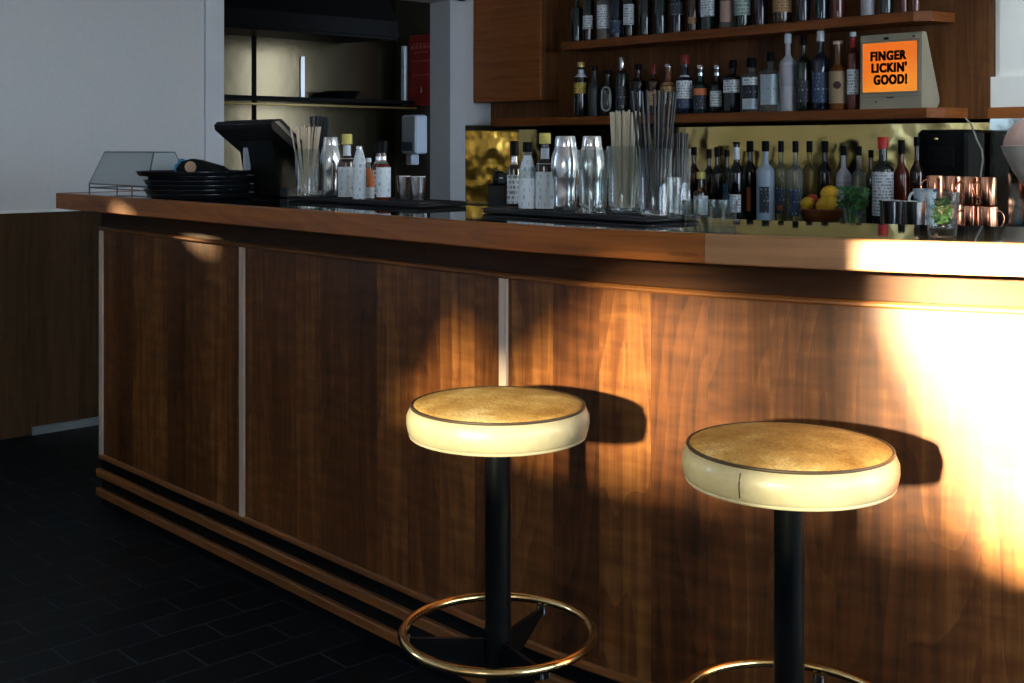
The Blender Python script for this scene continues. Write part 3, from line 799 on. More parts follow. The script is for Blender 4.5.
# cocktail shakers
def shaker(px, yw, wpx, top_px, label):
    x, d = at_y(px, yw); z = ZT + ZM; h = zz(top_px, d) - z; r = wpx * d / FPX / 2
    t = thing('cocktail_shaker', label, 'cocktail shaker', (x, yw, z), 0, 'steel cocktail shakers')
    MB().lathe([(r * .80, 0), (r * .82, .003), (r * .86, h * .25), (r * .90, h * .44), (r * .92, h * .45)], 40).build('cup', CHROME, t)
    MB().lathe([(r * .93, h * .435), (r * .945, h * .45), (r * .985, h * .54), (r * 1.0, h * .61), (r * .975, h * .68), (r * .90, h * .76), (r * .80, h * .83), (r * .745, h * .865), (r * .74, h * .875)], 40).build('shoulder_strainer', CHROME, t)
    MB().lathe([(r * .755, h * .858), (r * .76, h * .87), (r * .72, h * .93), (r * .685, h * .985), (r * .66, h * .998), (r * .5, h)], 40).build('lid', CHROME, t)
    return t
shaker(331, 2.06, 22, 137, 'steel cocktail shaker standing beside the glass of wooden stirrers')
shaker(565.5, 1.99, 29, 136, 'large steel cocktail shaker in the middle of the bar, beside the paper-wrapped bottles')
shaker(592, 2.065, 27, 136, 'steel cocktail shaker seen through the empty mixing glass')
x, d = at_y(593, 1.975)
tumbler(x, 1.975, ZT + ZM, .030, .037, .142, 'tall empty mixing glass in front of a steel shaker', foot=.014, name='mixing_glass', cat='glass')

# glasses of straws and stirrers
def holder(px, yw, r, rt, h, label, name='drinking_glass'):
    x, d = at_y(px, yw); tumbler(x, yw, ZT + ZM, r, rt, h, label, foot=.012, name=name)
    return x, yw, ZT + ZM
def straws(c, n, r_in, r_out, length, rad, mat, name, label, cat, group, lean=None, flat=False):
    x, y, z = c
    for i in range(n):
        a = 2 * PI * (i * .618034) ; q = math.sqrt((i + .5) / n)
        bx, by = r_in * q * math.cos(a), r_in * q * math.sin(a)
        tx, ty = r_out * q * math.cos(a), r_out * q * math.sin(a)
        if lean: 
            tx += lean * (1 if math.cos(a) > 0 else -1) * q
        ln = length * (1 - .03 * random.random()); 
        hz = math.sqrt(max(.001, ln * ln - (tx - bx) ** 2 - (ty - by) ** 2))
        m = MB()
        if flat:
            w = rad
            p0 = Vector((0, 0, 0)); p1 = Vector((tx - bx, ty - by, hz))
            sd = Vector((RX, RY, 0)) * w; fw_ = Vector((-RY, RX, 0)) * w * .3
            m.grid([[p0 - sd - fw_, p0 + sd - fw_, p0 + sd + fw_, p0 - sd + fw_], [p1 - sd - fw_, p1 + sd - fw_, p1 + sd + fw_, p1 - sd + fw_]], close=True)
            m.quad([p0 - sd - fw_, p0 + sd - fw_, p0 + sd + fw_, p0 - sd + fw_]); m.quad([p1 - sd - fw_, p1 + sd - fw_, p1 + sd + fw_, p1 - sd + fw_])
        else: m.tube([(0, 0, 0), (tx - bx, ty - by, hz)], rad, 8)
        o = m.build(name, mat, None, loc=(x + bx, y + by, z + .0125))
        tag(o, label, cat, group)
PALE = P('pale_wood', (.70, .56, .40), .6, var=.12)
STRAW_P = P('pale_straw', (.66, .60, .45), .5, var=.1)
STRAW_B = spec(P('black_straw', (.008, .009, .011), .3), .3)
c = holder(307, 1.985, .032, .037, .142, 'tall glass holding pale wooden stirrers at the left mat')
straws(c, 16, .014, .050, .200, .0022, PALE, 'wooden_stirrer', 'pale wooden stirrer fanned in the tall glass beside the black monitor', 'stirrer', 'wooden stirrers in the left glass', flat=True)
c = holder(319, 2.10, .028, .034, .13, 'glass of black straws at the back, behind the wooden stirrers')
straws(c, 14, .014, .038, .235, .003, STRAW_B, 'drinking_straw', 'black straw in the glass behind the wooden stirrers', 'straw', 'black straws behind the wooden stirrers')
c = holder(624, 2.005, .034, .038, .150, 'tall glass packed with pale straws on the middle mat')
straws(c, 22, .023, .037, .218, .0026, STRAW_P, 'drinking_straw', 'pale straw packed in the tall glass right of the shakers', 'straw', 'pale straws in the middle glass')
c = holder(655, 1.985, .035, .038, .145, 'tall glass holding long black straws on the middle mat')
straws(c, 16, .024, .054, .258, .0029, STRAW_B, 'drinking_straw', 'long black straw rising highest from its glass on the middle mat', 'straw', 'long black straws')
c = holder(677, 2.055, .028, .031, .145, 'glass of short black stirrers at the right end of the middle mat')
straws(c, 12, .017, .027, .168, .0024, STRAW_B, 'cocktail_stirrer', 'short black stirrer in the rightmost glass of the middle mat', 'stirrer', 'short black stirrers')
x, d = at_y(669.5, 1.945)
t = thing('glass_mug', 'small glass mug with a round handle in front of the black stirrers', 'mug', (x, 1.96, ZT + ZM))
MB().lathe(tumbler_prof(.014, .016, .085, foot=.008), 24).build('cup', GLASS, t)
MB().tube([(.016 * RX + .016 * math.sin(a) * RX, .016 * RY + .016 * math.sin(a) * RY, .045 + .02 * math.cos(a)) for a in [PI * i / 10 for i in range(11)]], .0028, 8).build('handle', GLASS, t)

# shot glasses
for i, (px, dd_, lab) in enumerate(((691, 2.60, 'shot glass nearest the black bar mat, first of four in the row'), (704, 2.585, 'shot glass, second of four from the bar mat'), (717, 2.57, 'shot glass, third of four from the bar mat'), (729.5, 2.56, 'shot glass farthest from the bar mat, last of four'))):
    x, y, z = bar_d(px, dd_); tumbler(x, y, z, .0135, .0175, .047, lab, 'shot glasses behind the bar mat', foot=.008, name='shot_glass')
for px, lab in ((404, 'small fluted cup on the left mat, left one of two'), (418.5, 'small fluted cup on the left mat, right one of two')):
    x, d = at_y(px, 2.05)
    o = MB().lathe([(.013, 0), (.0145, .002), (.021, .066), (.0205, .068), (.0195, .067), (.0135, .006), (.0003, .006)], 14).build('measuring_cup', CHROME, None, ang=10, loc=(x, 2.05, ZT + ZM)); tag(o, lab, 'cup', 'fluted metal cups on the left mat')

# mint glass
x, y, z = bar_d(942, 2.14)
tumbler(x, y, z, .024, .031, .080, 'cut tumbler filled with green mint on the bar at the right', foot=.014)
def leaves(n, r, h, z0, size, spread=1.0, r0_=.2):
    m = MB()
    for i in range(n):
        a = random.random() * 2 * PI; q = math.sqrt(random.random()) * r; zc = z0 + random.random() * h
        c = Vector((q * math.cos(a), q * math.sin(a), zc))
        d1 = Vector((random.uniform(-1, 1), random.uniform(-1, 1), random.uniform(-.3, 1))).normalized() * size
        d2 = d1.cross(Vector((random.uniform(-1, 1), random.uniform(-1, 1), random.uniform(-1, 1)))).normalized() * size * .35
        up = d1.cross(d2).normalized() * size * .1
        m.grid([[c - d1, c - d1], [c - d2 + up * .2, c + d2 + up * .2], [c + d1 * .5 - d2 * .7 + up, c + d1 * .5 + d2 * .7 + up], [c + d1, c + d1]])
    return m
MINT = P('mint_green', (.014, .05, .010), .5, var=.45)
o = leaves(95, .015, .042, .026, .008).build('mint_sprig', MINT, None, loc=(x, y, z)); tag(o, 'green mint leaves packed inside the cut tumbler', 'herb')
# lemons, bowl, herbs on the back counter
xb_, db = at_y(822, 4.38)
kpx = db / FPX
bowl = MB().lathe([(.035, 0), (.045, .004), (.080, .035), (.092, .068), (.090, .072), (.086, .070), (.075, .036), (.04, .012), (.0003, .011)], 40).build('wooden_bowl', P('bowl_wood', (.20, .06, .02), .3, coat=.3, var=.25), None, loc=(xb_, 4.38, ZC)); tag(bowl, 'round brown wooden bowl holding lemons on the back counter', 'bowl')
LEM = P('lemon_skin', (.80, .46, .03), .45, bump=(120., .2), var=.08)
def lemon(ox, oy, oz, s, lab, rot):
    pr = []
    for i in range(17):
        a = -PI / 2 + PI * i / 16
        rr = math.cos(a); zz_ = math.sin(a) * 1.22
        if abs(math.sin(a)) > .9: zz_ += .09 * (1 if zz_ > 0 else -1)
        pr.append((max(.0004, rr * s), zz_ * s))
    t = thing('lemon', lab, 'lemon', (xb_ + ox, 4.38 + oy, ZC + oz), 0, 'lemons in the wooden bowl'); t.rotation_euler = rot
    MB().lathe(pr, 24).build('fruit', LEM, t)
    MB().lathe([(.005, s * 1.28), (.004, s * 1.33), (.0003, s * 1.34)], 10).build('stem_end', P('lemon_stem', (.25, .2, .05), .7), t)
# camera-right unit in room axes is (RX, RY)
def off(r, f): return RX * r + FX * f, RY * r + FY * f
a = off(-.059, .012); lemon(a[0], a[1], .094, .026, 'smallest lemon at the left of the wooden bowl', (.5, 1.2, .3))
a = off(.012, -.032); lemon(a[0], a[1], .092, .036, 'large lemon at the front middle of the wooden bowl', (1.3, .2, 2.3))
a = off(.036, .022); lemon(a[0], a[1], .137, .031, 'lemon resting highest on the right of the bowl', (.9, 1.1, 2.0))
a = off(-.028, .052)
o = MB().lathe([(.0004, -.026), (.014, -.022), (.024, -.008), (.025, .004), (.017, .019), (.005, .023), (.0004, .021)], 20).build('fruit', P('red_fruit_skin', (.55, .06, .02), .35), None, loc=(xb_ + a[0], 4.38 + a[1], ZC + .108)); o.name = 'red_fruit'; tag(o, 'red round fruit half hidden between the lemons', 'fruit')
xh, dh = at_y(853, 4.25)
tumbler(xh, 4.25, ZC, .037, .045, .075, 'clear glass of water holding the green herb bunch', foot=.01, name='herb_glass')
HERB = P('herb_green', (.035, .13, .03), .6, var=.5)
hm = leaves(420, .062, .085, .085, .012)
for i in range(26):
    a = random.random() * 2 * PI; q = random.random() * .02
    hm.tube([(q * math.cos(a), q * math.sin(a), .014), (q * 1.3 * math.cos(a), q * 1.3 * math.sin(a), .07), (q * 2.2 * math.cos(a), q * 2.2 * math.sin(a), .12)], .0014, 5)
o = hm.build('herb_bunch', HERB, None, loc=(xh, 4.25, ZC)); tag(o, 'bushy bunch of dark green herbs beside the lemon bowl', 'herb')
# silver julep cups
for px, lab in ((891, 'shiny silver cup on the back counter, left one of two'), (914, 'shiny silver cup on the back counter, right one beside the mint glass')):
    x, d = at_y(px, 4.24)
    t = thing('julep_cup', lab, 'cup', (x, 4.24, ZC), 0, 'silver julep cups')
    MB().lathe([(.033, 0), (.036, .003), (.038, .02), (.0415, .09), (.043, .122), (.041, .124), (.0395, .12), (.034, .01), (.0003, .008)], 36).build('cup', CHROME, t)
    MB().tube([(.0432 * math.cos(2 * PI * i / 36), .0432 * math.sin(2 * PI * i / 36), .122) for i in range(36)], .0022, 6, closed=True).build('rim_bead', CHROME, t)
# white mug with blue pattern
x, d = at_y(925, 4.36)
def patt():
    m, nt, b = new_mat('blue_white_glaze')
    tc = N(nt, 'ShaderNodeTexCoord'); v = N(nt, 'ShaderNodeTexNoise', Scale=34., Detail=2.); L(nt, tc.outputs['Object'], v.inputs['Vector'])
    L(nt, ramp(nt, v.outputs[0], [(.54, (.66, .72, .76)), (.60, (.12, .30, .48))]), b.inputs['Base Color']); b.inputs['Roughness'].default_value = .2
    return m
t = thing('ceramic_mug', 'white ceramic mug with blue pattern behind the silver cups', 'mug', (x, 4.36, ZC), TH)
MB().lathe([(.03, 0), (.035, .004), (.037, .08), (.046, .165), (.0445, .167), (.034, .08), (.03, .012), (.0003, .01)], 32).build('cup', patt(), t)
MB().tube([(-.036 - .026 * math.sin(a), 0, .125 + .03 * math.cos(a)) for a in [PI * i / 10 for i in range(11)]], .005, 8).build('handle', WALLW, t)
# copper mugs in two tiers
def copper_mug(px, yw, z, lab, w=18., hdir=1, tall=.105):
    x, d = at_y(px, yw); r = w * d / FPX / 2
    t = thing('copper_mug', lab, 'mug', (x, yw, z), TH, 'copper mugs stacked at the right')
    MB().lathe([(r * .93, 0), (r * .97, .002), (r, .01), (r, tall - .002), (r * .985, tall), (r * .96, tall - .002), (r * .94, .008), (.0003, .006)], 32).build('cup', COPPER, t)
    MB().tube([(hdir * (r * .98 + .024 * math.sin(a)), -.004, tall * .55 + tall * .3 * math.cos(a)) for a in [PI * i / 10 for i in range(11)]], .0038, 8).build('handle', COPPER, t)
    return t
TALL = .108
c1 = [(936, 4.44), (953.5, 4.40), (971, 4.36), (988.5, 4.34)]
labs_lo = ['copper mug in the lower tier hidden behind the white mug', 'copper mug in the lower tier behind the mint glass', 'copper mug at the front of the lower tier, right of the mint glass', 'copper mug in the lower tier at the far right end']
labs_up = ['copper mug in the upper tier, leftmost beside the white mug', 'copper mug in the upper tier above the mint glass', 'copper mug in the upper tier, second from the right', 'copper mug in the upper tier at the right end']
for i, (px, yw) in enumerate(c1):
    copper_mug(px, yw, ZC, labs_lo[i], 17.4, -1 if i == 2 else 1, TALL)
for i, (px, yw) in enumerate(c1):
    copper_mug(px - 1, yw + .01, ZC + TALL + .0008, labs_up[i], 17.0, 1 if i == 1 else -1, TALL)
# black appliance with its cord at the right end under the shelf
x0_, d0_ = at_y(930, 4.66); x1_, d1_ = at_y(980, 4.66)
t = thing('drinks_dispenser', 'black boxy appliance standing under the shelf behind the copper mugs', 'appliance', ((x0_ + x1_) / 2, 4.63, ZC))
w_ = (x1_ - x0_) / 2
MB().bbox(-w_, w_, -.08, .08, .0, .40, .012).build('housing', BLACK_PLASTIC, t)
MB().bbox(-w_ * .5, w_ * .5, -.084, -.0805, .25, .33, .0015).build('front_panel', BLACK, t)
MB().lathe([(.008, 0), (.008, .006), (.0003, .007)], 16, c=(-.02, -.0845, .36)).build('knob', CAPM['gold'], t)
xc, dc = at_y(972, 4.525)
cp = []
for px, py in ((965, 118), (971, 124), (974, 132), (977, 140), (982, 150), (983, 160), (981, 172), (979, 190)):
    q, dq = at_y(px, 4.53); cp.append((q, 4.53, zz(py, dq)))
o = MB().tube(cp, .0035, 8).build('power_cord', P('grey_cable', (.25, .25, .24), .5), None); tag(o, 'grey power cord hanging from the right end of the lower shelf', 'cord')
# the bowl cut by the right edge
xq, yq, zq = bar_d(1045, 2.02)
xq, dq = at_y(1046, 4.25)
kq = dq / FPX
t = thing('pedestal_bowl', 'cream bowl with a pinkish domed top, cut off by the right edge of the picture', 'bowl', (xq, 4.25, ZC), TH)
zr_ = zz(146, dq) - ZC
R_ = 42 * kq
MB().lathe([(.07, 0), (.075, .006), (.03, .02), (.018, zr_ * .25), (.03, zr_ * .42), (R_ * .45, zr_ * .55), (R_ * .75, zr_ * .74), (R_ * .94, zr_ * .92), (R_, zr_), (R_ * .97, zr_ * 1.005), (R_ * .9, zr_ * .93), (.0004, zr_ * .6)], 48).build('bowl', P('cream_ceramic', (.86, .80, .68), .35, var=.05), t)
MB().lathe([(R_ * .955, zr_ * .985)] + [(R_ * .955 * math.cos(a), zr_ * .985 + R_ * .82 * math.sin(a)) for a in [PI / 2 * i / 12 for i in range(1, 12)]] + [(.0004, zr_ * .985 + R_ * .82)], 48).build('domed_top', P('pinkish_ceramic', (.80, .56, .50), .4, var=.06), t)

# black caddy at left end of the middle mat
x, d = at_y(495, 2.095)
t = thing('bar_caddy', 'small black bar caddy between the kitchen opening and the bottles', 'caddy', (x, 2.125, ZT), 0)
k = d / FPX
MB().bbox(-.034, .034, -.026, .026, 0, .062, .003).build('box', BLACK_PLASTIC, t)
MB().lathe([(.016, .062), (.017, .066), (.017, .085), (.012, .096), (.0003, .099)], 24, c=(-.018, 0, 0)).build('round_lid', BLACK, t)
MB().bbox(.0, .03, -.02, .02, .062, .092, .003).build('napkin_block', BLACK, t)
MB().bbox(.006, .02, -.0215, -.0202, .078, .081, .0004).build('pale_tab', CAPM['white'], t)

# ------------------------------------------------------------------ monitor, trays, display box
t = thing('bar_monitor', 'black till monitor seen from behind, tilted on its stand at the left of the bar', 'monitor', (-3.415, 2.095, ZT), math.radians(-2))
hw = .19
GREYP = P('grey_plastic', (.06, .065, .07), .4)
MB().prism([(-.10, .244), (-.112, .232), (-.108, .216), (.05, .09), (.075, .102), (-.08, .244)], 'x', -hw, hw).build('display_housing', BLACK_PLASTIC, t, smooth=False)
MB().prism([(-.076, .2442), (.0745, .1055), (.0785, .109), (-.072, .2482)], 'x', -hw + .006, hw - .006).build('screen', BLACK, t, smooth=False)
MB().prism([(-.098, .238), (.06, .099), (.068, .104), (-.086, .241)], 'x', hw, hw + .003).build('lit_side_plate', GREYP, t, smooth=False)  # light on the right side of the black housing, put into its grey
MB().prism([(-.035, .014), (-.065, .18), (-.01, .135), (.03, .105), (.05, .014)], 'x', -.11, .11).build('stand', BLACK_PLASTIC, t, smooth=False)
MB().bbox(-.10, .12, -.044, .056, 0, .014, .005).build('base', BLACK, t)
MB().bbox(-.060, -.053, -.074, -.05, .085, .158, .001).build('white_strip', CAPM['white'], t)
MB().bbox(.121, .175, -.044, .0, .0, .032, .004).build('card_slot', GREYP, t)

# stack of round black trays
xt, dt = at_y(202, 1.872)
zt_ = ZT + .0006
TRAY = P('black_tray', (.010, .012, .014), .22)
tl = ['round black tray at the very bottom of the stack', 'round black tray, second from the bottom of the stack', 'round black tray, third from the bottom of the stack', 'round black tray, fourth from the bottom of the stack', 'round black tray just under the top one of the stack', 'round black tray lying topmost and slightly shifted on the stack']
for i in range(6):
    r = .168 if i < 5 else .176
    a = off((-.006 if i % 2 else .004) if i < 5 else -.022, 0)
    h_ = .0135
    z = zt_ + i * .0138
    o = MB().lathe([(r * .93, 0), (r * .95, .0015), (r * .985, h_ - .001), (r, h_), (r * 1.0, h_ + .0012), (r * .985, h_ + .001), (r * .94, .0035), (.0004, .003)], 56).build('serving_tray', TRAY, None, loc=(xt + a[0], 1.865 + a[1], z)); tag(o, tl[i], 'tray', 'round black trays stacked on the bar')
ztop = zt_ + 5 * .0138 + .0034
# things on the trays
a = off(-.062, .06)
m = MB(); 
for (ox, oz, q) in ((-.02, .018, .018), (.0, .026, .02), (.022, .018, .017), (.012, .034, .013), (-.012, .036, .014)):
    ss_ = [(q * math.cos(b) if abs(math.cos(b)) > .01 else .0004, q * math.sin(b)) for b in [-PI / 2 + PI * i / 8 for i in range(9)]]
    m.lathe(ss_, 12, c=(ox * RX, ox * RY, oz))
o = m.build('folded_cloth', P('cyan_cloth', (.03, .30, .55), .7, bump=(80., .5), var=.2), None, loc=(xt + a[0], 1.865 + a[1], ztop)); tag(o, 'small bright blue crumpled cloth on the black trays', 'cloth')
a = off(.0, -.01)
t = thing('tape_dispenser', 'black arched tape dispenser lying on top of the black trays', 'tape dispenser', (xt + a[0], 1.865 + a[1], ztop), TH)
prof = [(-.065, 0), (-.068, .02), (-.05, .042), (-.02, .05), (.01, .045), (.04, .036), (.075, .026), (.10, .008), (.10, 0)]
MB().prism(prof, 'y', -.02, .02).build('housing', BLACK_PLASTIC, t, smooth=False)
m = MB().lathe([(.0004, -.0215), (.018, -.0215), (.018, .0215), (.0004, .0215)], 24)
m.v = [(p[0] - .022, p[2], p[1] + .024) for p in m.v]
m.build('tape_roll', P('beige_tape', (.45, .30, .18), .5), t)

# clear display box with metal edges
bx0 = -4.155; bx1 = -3.705
t = thing('display_box', 'clear sloped display box with thin metal edges at the left end of the bar', 'display box', (bx0, 1.80, ZT))
wd = bx1 - bx0
yb_, yt0, yt1, zb_, zt2 = .16, .040, .115, .030, .142
A = [(0, 0, zb_), (wd, 0, zb_), (wd, yb_, zb_), (0, yb_, zb_)]
B = [(.04, yt0, zt2), (wd - .035, yt0, zt2), (wd - .035, yt1, zt2), (.04, yt1, zt2)]
def pane_(q, th=.003):
    q = [Vector(p) for p in q]; n = (q[1] - q[0]).cross(q[2] - q[0]).normalized() * th / 2
    m = MB(); a_ = [p + n for p in q]; b_ = [p - n for p in q]
    m.quad(a_); m.quad(list(reversed(b_)))
    for i in range(4):
        j = (i + 1) % 4; m.quad([a_[i], b_[i], b_[j], a_[j]])
    return m
def frosted(name, col, f):
    m, nt, b = new_mat(name); out = nt.nodes['Material Output']
    tr = N(nt, 'ShaderNodeBsdfTransparent'); df = N(nt, 'ShaderNodeBsdfDiffuse'); tl = N(nt, 'ShaderNodeBsdfTranslucent')
    df.inputs[0].default_value = (*col, 1); tl.inputs[0].default_value = (*col, 1)
    a_ = N(nt, 'ShaderNodeMixShader', Fac=.4); L(nt, df.outputs[0], a_.inputs[1]); L(nt, tl.outputs[0], a_.inputs[2])
    mx = N(nt, 'ShaderNodeMixShader', Fac=f); L(nt, tr.outputs[0], mx.inputs[1]); L(nt, a_.outputs[0], mx.inputs[2])
    L(nt, mx.outputs[0], out.inputs[0]); return m
ACR = frosted('clear_acrylic', (.88, .95, .96), .6)
for i in range(4):
    j = (i + 1) % 4
    pane_([A[i], A[j], B[j], B[i]]).build('clear_panel', ACR, t, smooth=False)
pane_(B).build('clear_panel', ACR, t, smooth=False)
EDG = P('dull_metal_edge', (.16, .18, .18), .4, .7)
m = MB()
for q in (A, B):
    for i in range(4): m.tube([q[i], q[(i + 1) % 4]], .0028, 6)
for i in range(4): m.tube([A[i], B[i]], .0028, 6)
m.build('edge_frame', EDG, t)
C = [(p[0], p[1], .016) for p in A]
m = MB()
for i in range(4): m.tube([C[i], C[(i + 1) % 4]], .0026, 6)
m.build('base_rail', EDG, t)
for i in range(4):
    MB().tube([(A[i][0], A[i][1], 0), (A[i][0], A[i][1], zb_)], .003, 6).build('foot', EDG, t)
for yy in (0, yb_): MB().tube([(wd * .5, yy, 0), (wd * .5, yy, zb_)], .003, 6).build('foot', EDG, t)

# ------------------------------------------------------------------ the orange sign
YSG = 4.575
sx0, sd0 = at_y(860, YSG); sx1, sd1 = at_y(921.5, YSG)
zs0 = ZS1; zs1 = zz(31, sd1)
sw = sx1 - sx0; sh = zs1 - zs0
t = thing('light_sign', 'beige retro box with a glowing orange screen reading FINGER LICKIN GOOD on the lower shelf', 'sign', (sx0, YSG, ZS1))
BEIGE = P('beige_plastic', (.42, .38, .27), .55, var=.06)
prof = [(0.0, 0.0), (-.010, sh * .5), (0.004, sh - .006), (.010, sh), (.035, sh), (.040, sh - .004), (.125, sh * .16), (.130, sh * .09), (.122, .012), (.105, 0.)]
# front leans back a little: keep it planar
prof = [(0.0, 0.0), (0.004, sh - .006), (.010, sh), (.035, sh), (.042, sh - .006), (.146, sh * .17), (.150, sh * .10), (.144, .02), (.126, 0.)]
MB().prism(prof, 'x', 0, sw).build('case', BEIGE, t, smooth=False)
px_x = lambda px: at_y(px, YSG)[0] - sx0
u0, u1 = px_x(863), px_x(917.5)
v1 = zz(40, sd1) - ZS1; v0 = zz(90.5, sd1) - ZS1
bz = MB()
e = .008
for (a0, a1, c0, c1_) in ((u0 - e, u1 + e, v1, v1 + e), (u0 - e, u1 + e, v0 - e, v0), (u0 - e, u0, v0, v1), (u1, u1 + e, v0, v1)):
    bz.box(a0, a1, -.004, .006, c0, c1_)
bz.build('screen_bezel', P('beige_plastic_dark', (.30, .27, .18), .55), t, smooth=False)
MB().box(-.001, sw + .001, -.0015, .004, v0 - .022, v0 - .019).build('case_seam', P('beige_plastic_dark', (.30, .27, .18), .55), t, smooth=False)
MB().bbox(sw * .40, sw * .47, -.004, .006, v1 + .012, v1 + .022, .001).build('sensor', BLACK, t)
MB().bbox(sw * .44, sw * .56, -.003, .004, .045, .049, .001).build('slot', BLACK, t)
MB().bbox(sw * .25, sw * .28, -.003, .004, .028, .033, .001).build('button', BLACK, t)
MB().bbox(sw * .86, sw * .89, -.003, .006, v1 + .016, v1 + .022, .001).build('screw', BLACK, t)
def screen_mat():
    m, nt, b = new_mat('orange_screen')
    tc = N(nt, 'ShaderNodeTexCoord'); sp = N(nt, 'ShaderNodeSeparateXYZ'); L(nt, tc.outputs['UV'], sp.inputs[0])
    f = math_(nt, 'SUBTRACT', math_(nt, 'MULTIPLY', sp.outputs[1], 3.6), math_(nt, 'MULTIPLY', sp.outputs[0], 1.2))
    c = ramp(nt, f, [(.15, (1., .30, .02)), (.55, (.90, .17, .005))])
    b.inputs['Base Color'].default_value = (.3, .07, .0, 1); b.inputs['Roughness'].default_value = .3
    L(nt, c, b.inputs['Emission Color']); b.inputs['Emission Strength'].default_value = SCREEN_E
    return m
SCREEN_E = .8
scr = MB().box(u0, u1, -.002, .004, v0, v1).build('screen', screen_mat(), t, smooth=False)
scr['label'] = 'glowing orange screen'
INK = P('maroon_lettering', (.045, .006, .006), .5)
def line_text(txt, ua, ub, za, zb):
    cu = bpy.data.curves.new('lettering', 'FONT'); cu.body = txt; cu.size = 1.; cu.offset = .028; cu.extrude = .0
    cu.space_character = 1.14
    tmp = bpy.data.objects.new('lettering', cu); COL.objects.link(tmp)
    dg = bpy.context.evaluated_depsgraph_get()
    me = bpy.data.meshes.new_from_object(tmp.evaluated_get(dg))
    bpy.data.objects.remove(tmp); 
    import bmesh
    bm = bmesh.new()
    for sh_ in (-.048, -.024, 0., .024, .048):
        for sv_ in (-.02, .02):
            i0 = len(bm.verts); bm.from_mesh(me); bm.verts.ensure_lookup_table()
            for v in bm.verts[i0:]: v.co.x += sh_; v.co.y += sv_
    bm.to_mesh(me); bm.free()
    xs = [v.co.x for v in me.vertices]; ys = [v.co.y for v in me.vertices]
    ax, bx, ay, by = min(xs), max(xs), min(ys), max(ys)
    for v in me.vertices:
        X = ua + (v.co.x - ax) / (bx - ax) * (ub - ua); Z = za + (v.co.y - ay) / (by - ay) * (zb - za)
        v.co = (X, -.0026, Z)
    me.materials.clear(); me.materials.append(INK)
    o = bpy.data.objects.new('lettering', me); COL.objects.link(o); o.parent = scr
    sm = o.modifiers.new('thickness', 'SOLIDIFY'); sm.thickness = .0006
for txt, pa, pb, ya, yb2 in (('FINGER', 870.6, 906.8, 48.5, 58.5), ("LICKIN'", 871.6, 907.3, 60.5, 70.8), ('GOOD!', 873.8, 907.6, 72.8, 83.2)):
    line_text(txt, px_x(pa), px_x(pb), zz(yb2, sd1) - ZS1, zz(ya, sd1) - ZS1)

# ------------------------------------------------------------------ kitchen things
def kz(py, d): return zz(py, d)
dk = at_x(310, KX)[1]
ks = thing('steel_shelf', 'dark steel kitchen shelf on the far wall seen through the opening', 'shelf', (KX, 3.5, kz(101, dk)))
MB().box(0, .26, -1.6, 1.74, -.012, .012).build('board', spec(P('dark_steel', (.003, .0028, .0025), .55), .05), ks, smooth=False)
MB().tube([(.255, -1.6, -.04), (.255, 1.74, -.04)], .008, 8).build('rail', P('dull_brass_rail', (.42, .28, .10), .3, .9), ks)
yp = at_x(342, KX + .14)[0]
pan = thing('frying_pan', 'dark frying pan resting on the steel kitchen shelf', 'pan', (KX + .135, yp, kz(101, dk) + .0125))
MB().lathe([(.085, 0), (.092, .002), (.128, .05), (.131, .052), (.127, .05), (.09, .006), (.0004, .005)], 40).build('pan_body', BLACK, pan)
hd = thing('extractor_hood', 'dark steel extractor hood above the kitchen shelf', 'hood', (KX, 3.2, 1.98))
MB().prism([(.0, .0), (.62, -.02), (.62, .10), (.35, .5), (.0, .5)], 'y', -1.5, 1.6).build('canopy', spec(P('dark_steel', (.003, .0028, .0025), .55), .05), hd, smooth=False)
MB().box(.622, .632, -1.5, 1.6, .0, .03).build('lip', spec(P('dark_steel', (.003, .0028, .0025), .55), .05), hd, smooth=False)
st = MB()
struct('trim_4', MB().box(KX, KX + .006, at_x(252, KX)[0], at_x(252, KX)[0] + .03, 1.35, 2.0), spec(P('dark_steel', (.003, .0028, .0025), .55), .05), smooth=False)
struct('trim_5', MB().box(KX, KX + .012, at_x(300, KX)[0], at_x(300, KX)[0] + .03, kz(98, dk), kz(57, dk)), P('pale_steel', (.6, .6, .6), .3, .6), smooth=False)
# red poster, pale tube, soap dispenser on the kitchen side wall
xp0, dp0 = at_y(408, KY - .02); xp1, dp1 = at_y(436, KY - .02)
zp0 = kz(106, dp0); zp1 = kz(36, dp0)
t = thing('wall_poster', 'dark red poster with faint pale lettering on the kitchen wall', 'poster', ((xp0 + xp1) / 2, KY, zp0))
w_ = (xp1 - xp0) / 2
m = MB().bbox(-w_, w_, -.025, -.002, 0, zp1 - zp0, .002)
m.v = [(p[0] - (.018 * p[2] / (zp1 - zp0) if p[0] < 0 else 0) * -1, p[1], p[2]) for p in m.v]
m.build('board', P('red_poster', (.30, .014, .012), .5, var=.1), t)
FAINT = P('faint_print', (.62, .14, .10), .6)
m = MB()
for k_, (za_, wa_) in enumerate(((.86, .6), (.80, .75), (.74, .5), (.62, .7), (.42, .6))):
    zq_ = (zp1 - zp0) * za_
    n_ = 5
    for i in range(n_):
        xx = -w_ * wa_ + 2 * w_ * wa_ * i / n_
        m.box(xx, xx + w_ * wa_ * .26, -.0262, -.0252, zq_, zq_ + (.022 if k_ == 1 else .008))
m.build('faint_print', FAINT, t, smooth=False)
MB().prism([(-.012, .09), (.012, .09), (0, .13)], 'y', -.0264, -.0252).build('small_triangle', P('pale_print', (.45, .35, .25), .6), t, smooth=False)
xq0, dq0 = at_y(404.5, KY - .03)
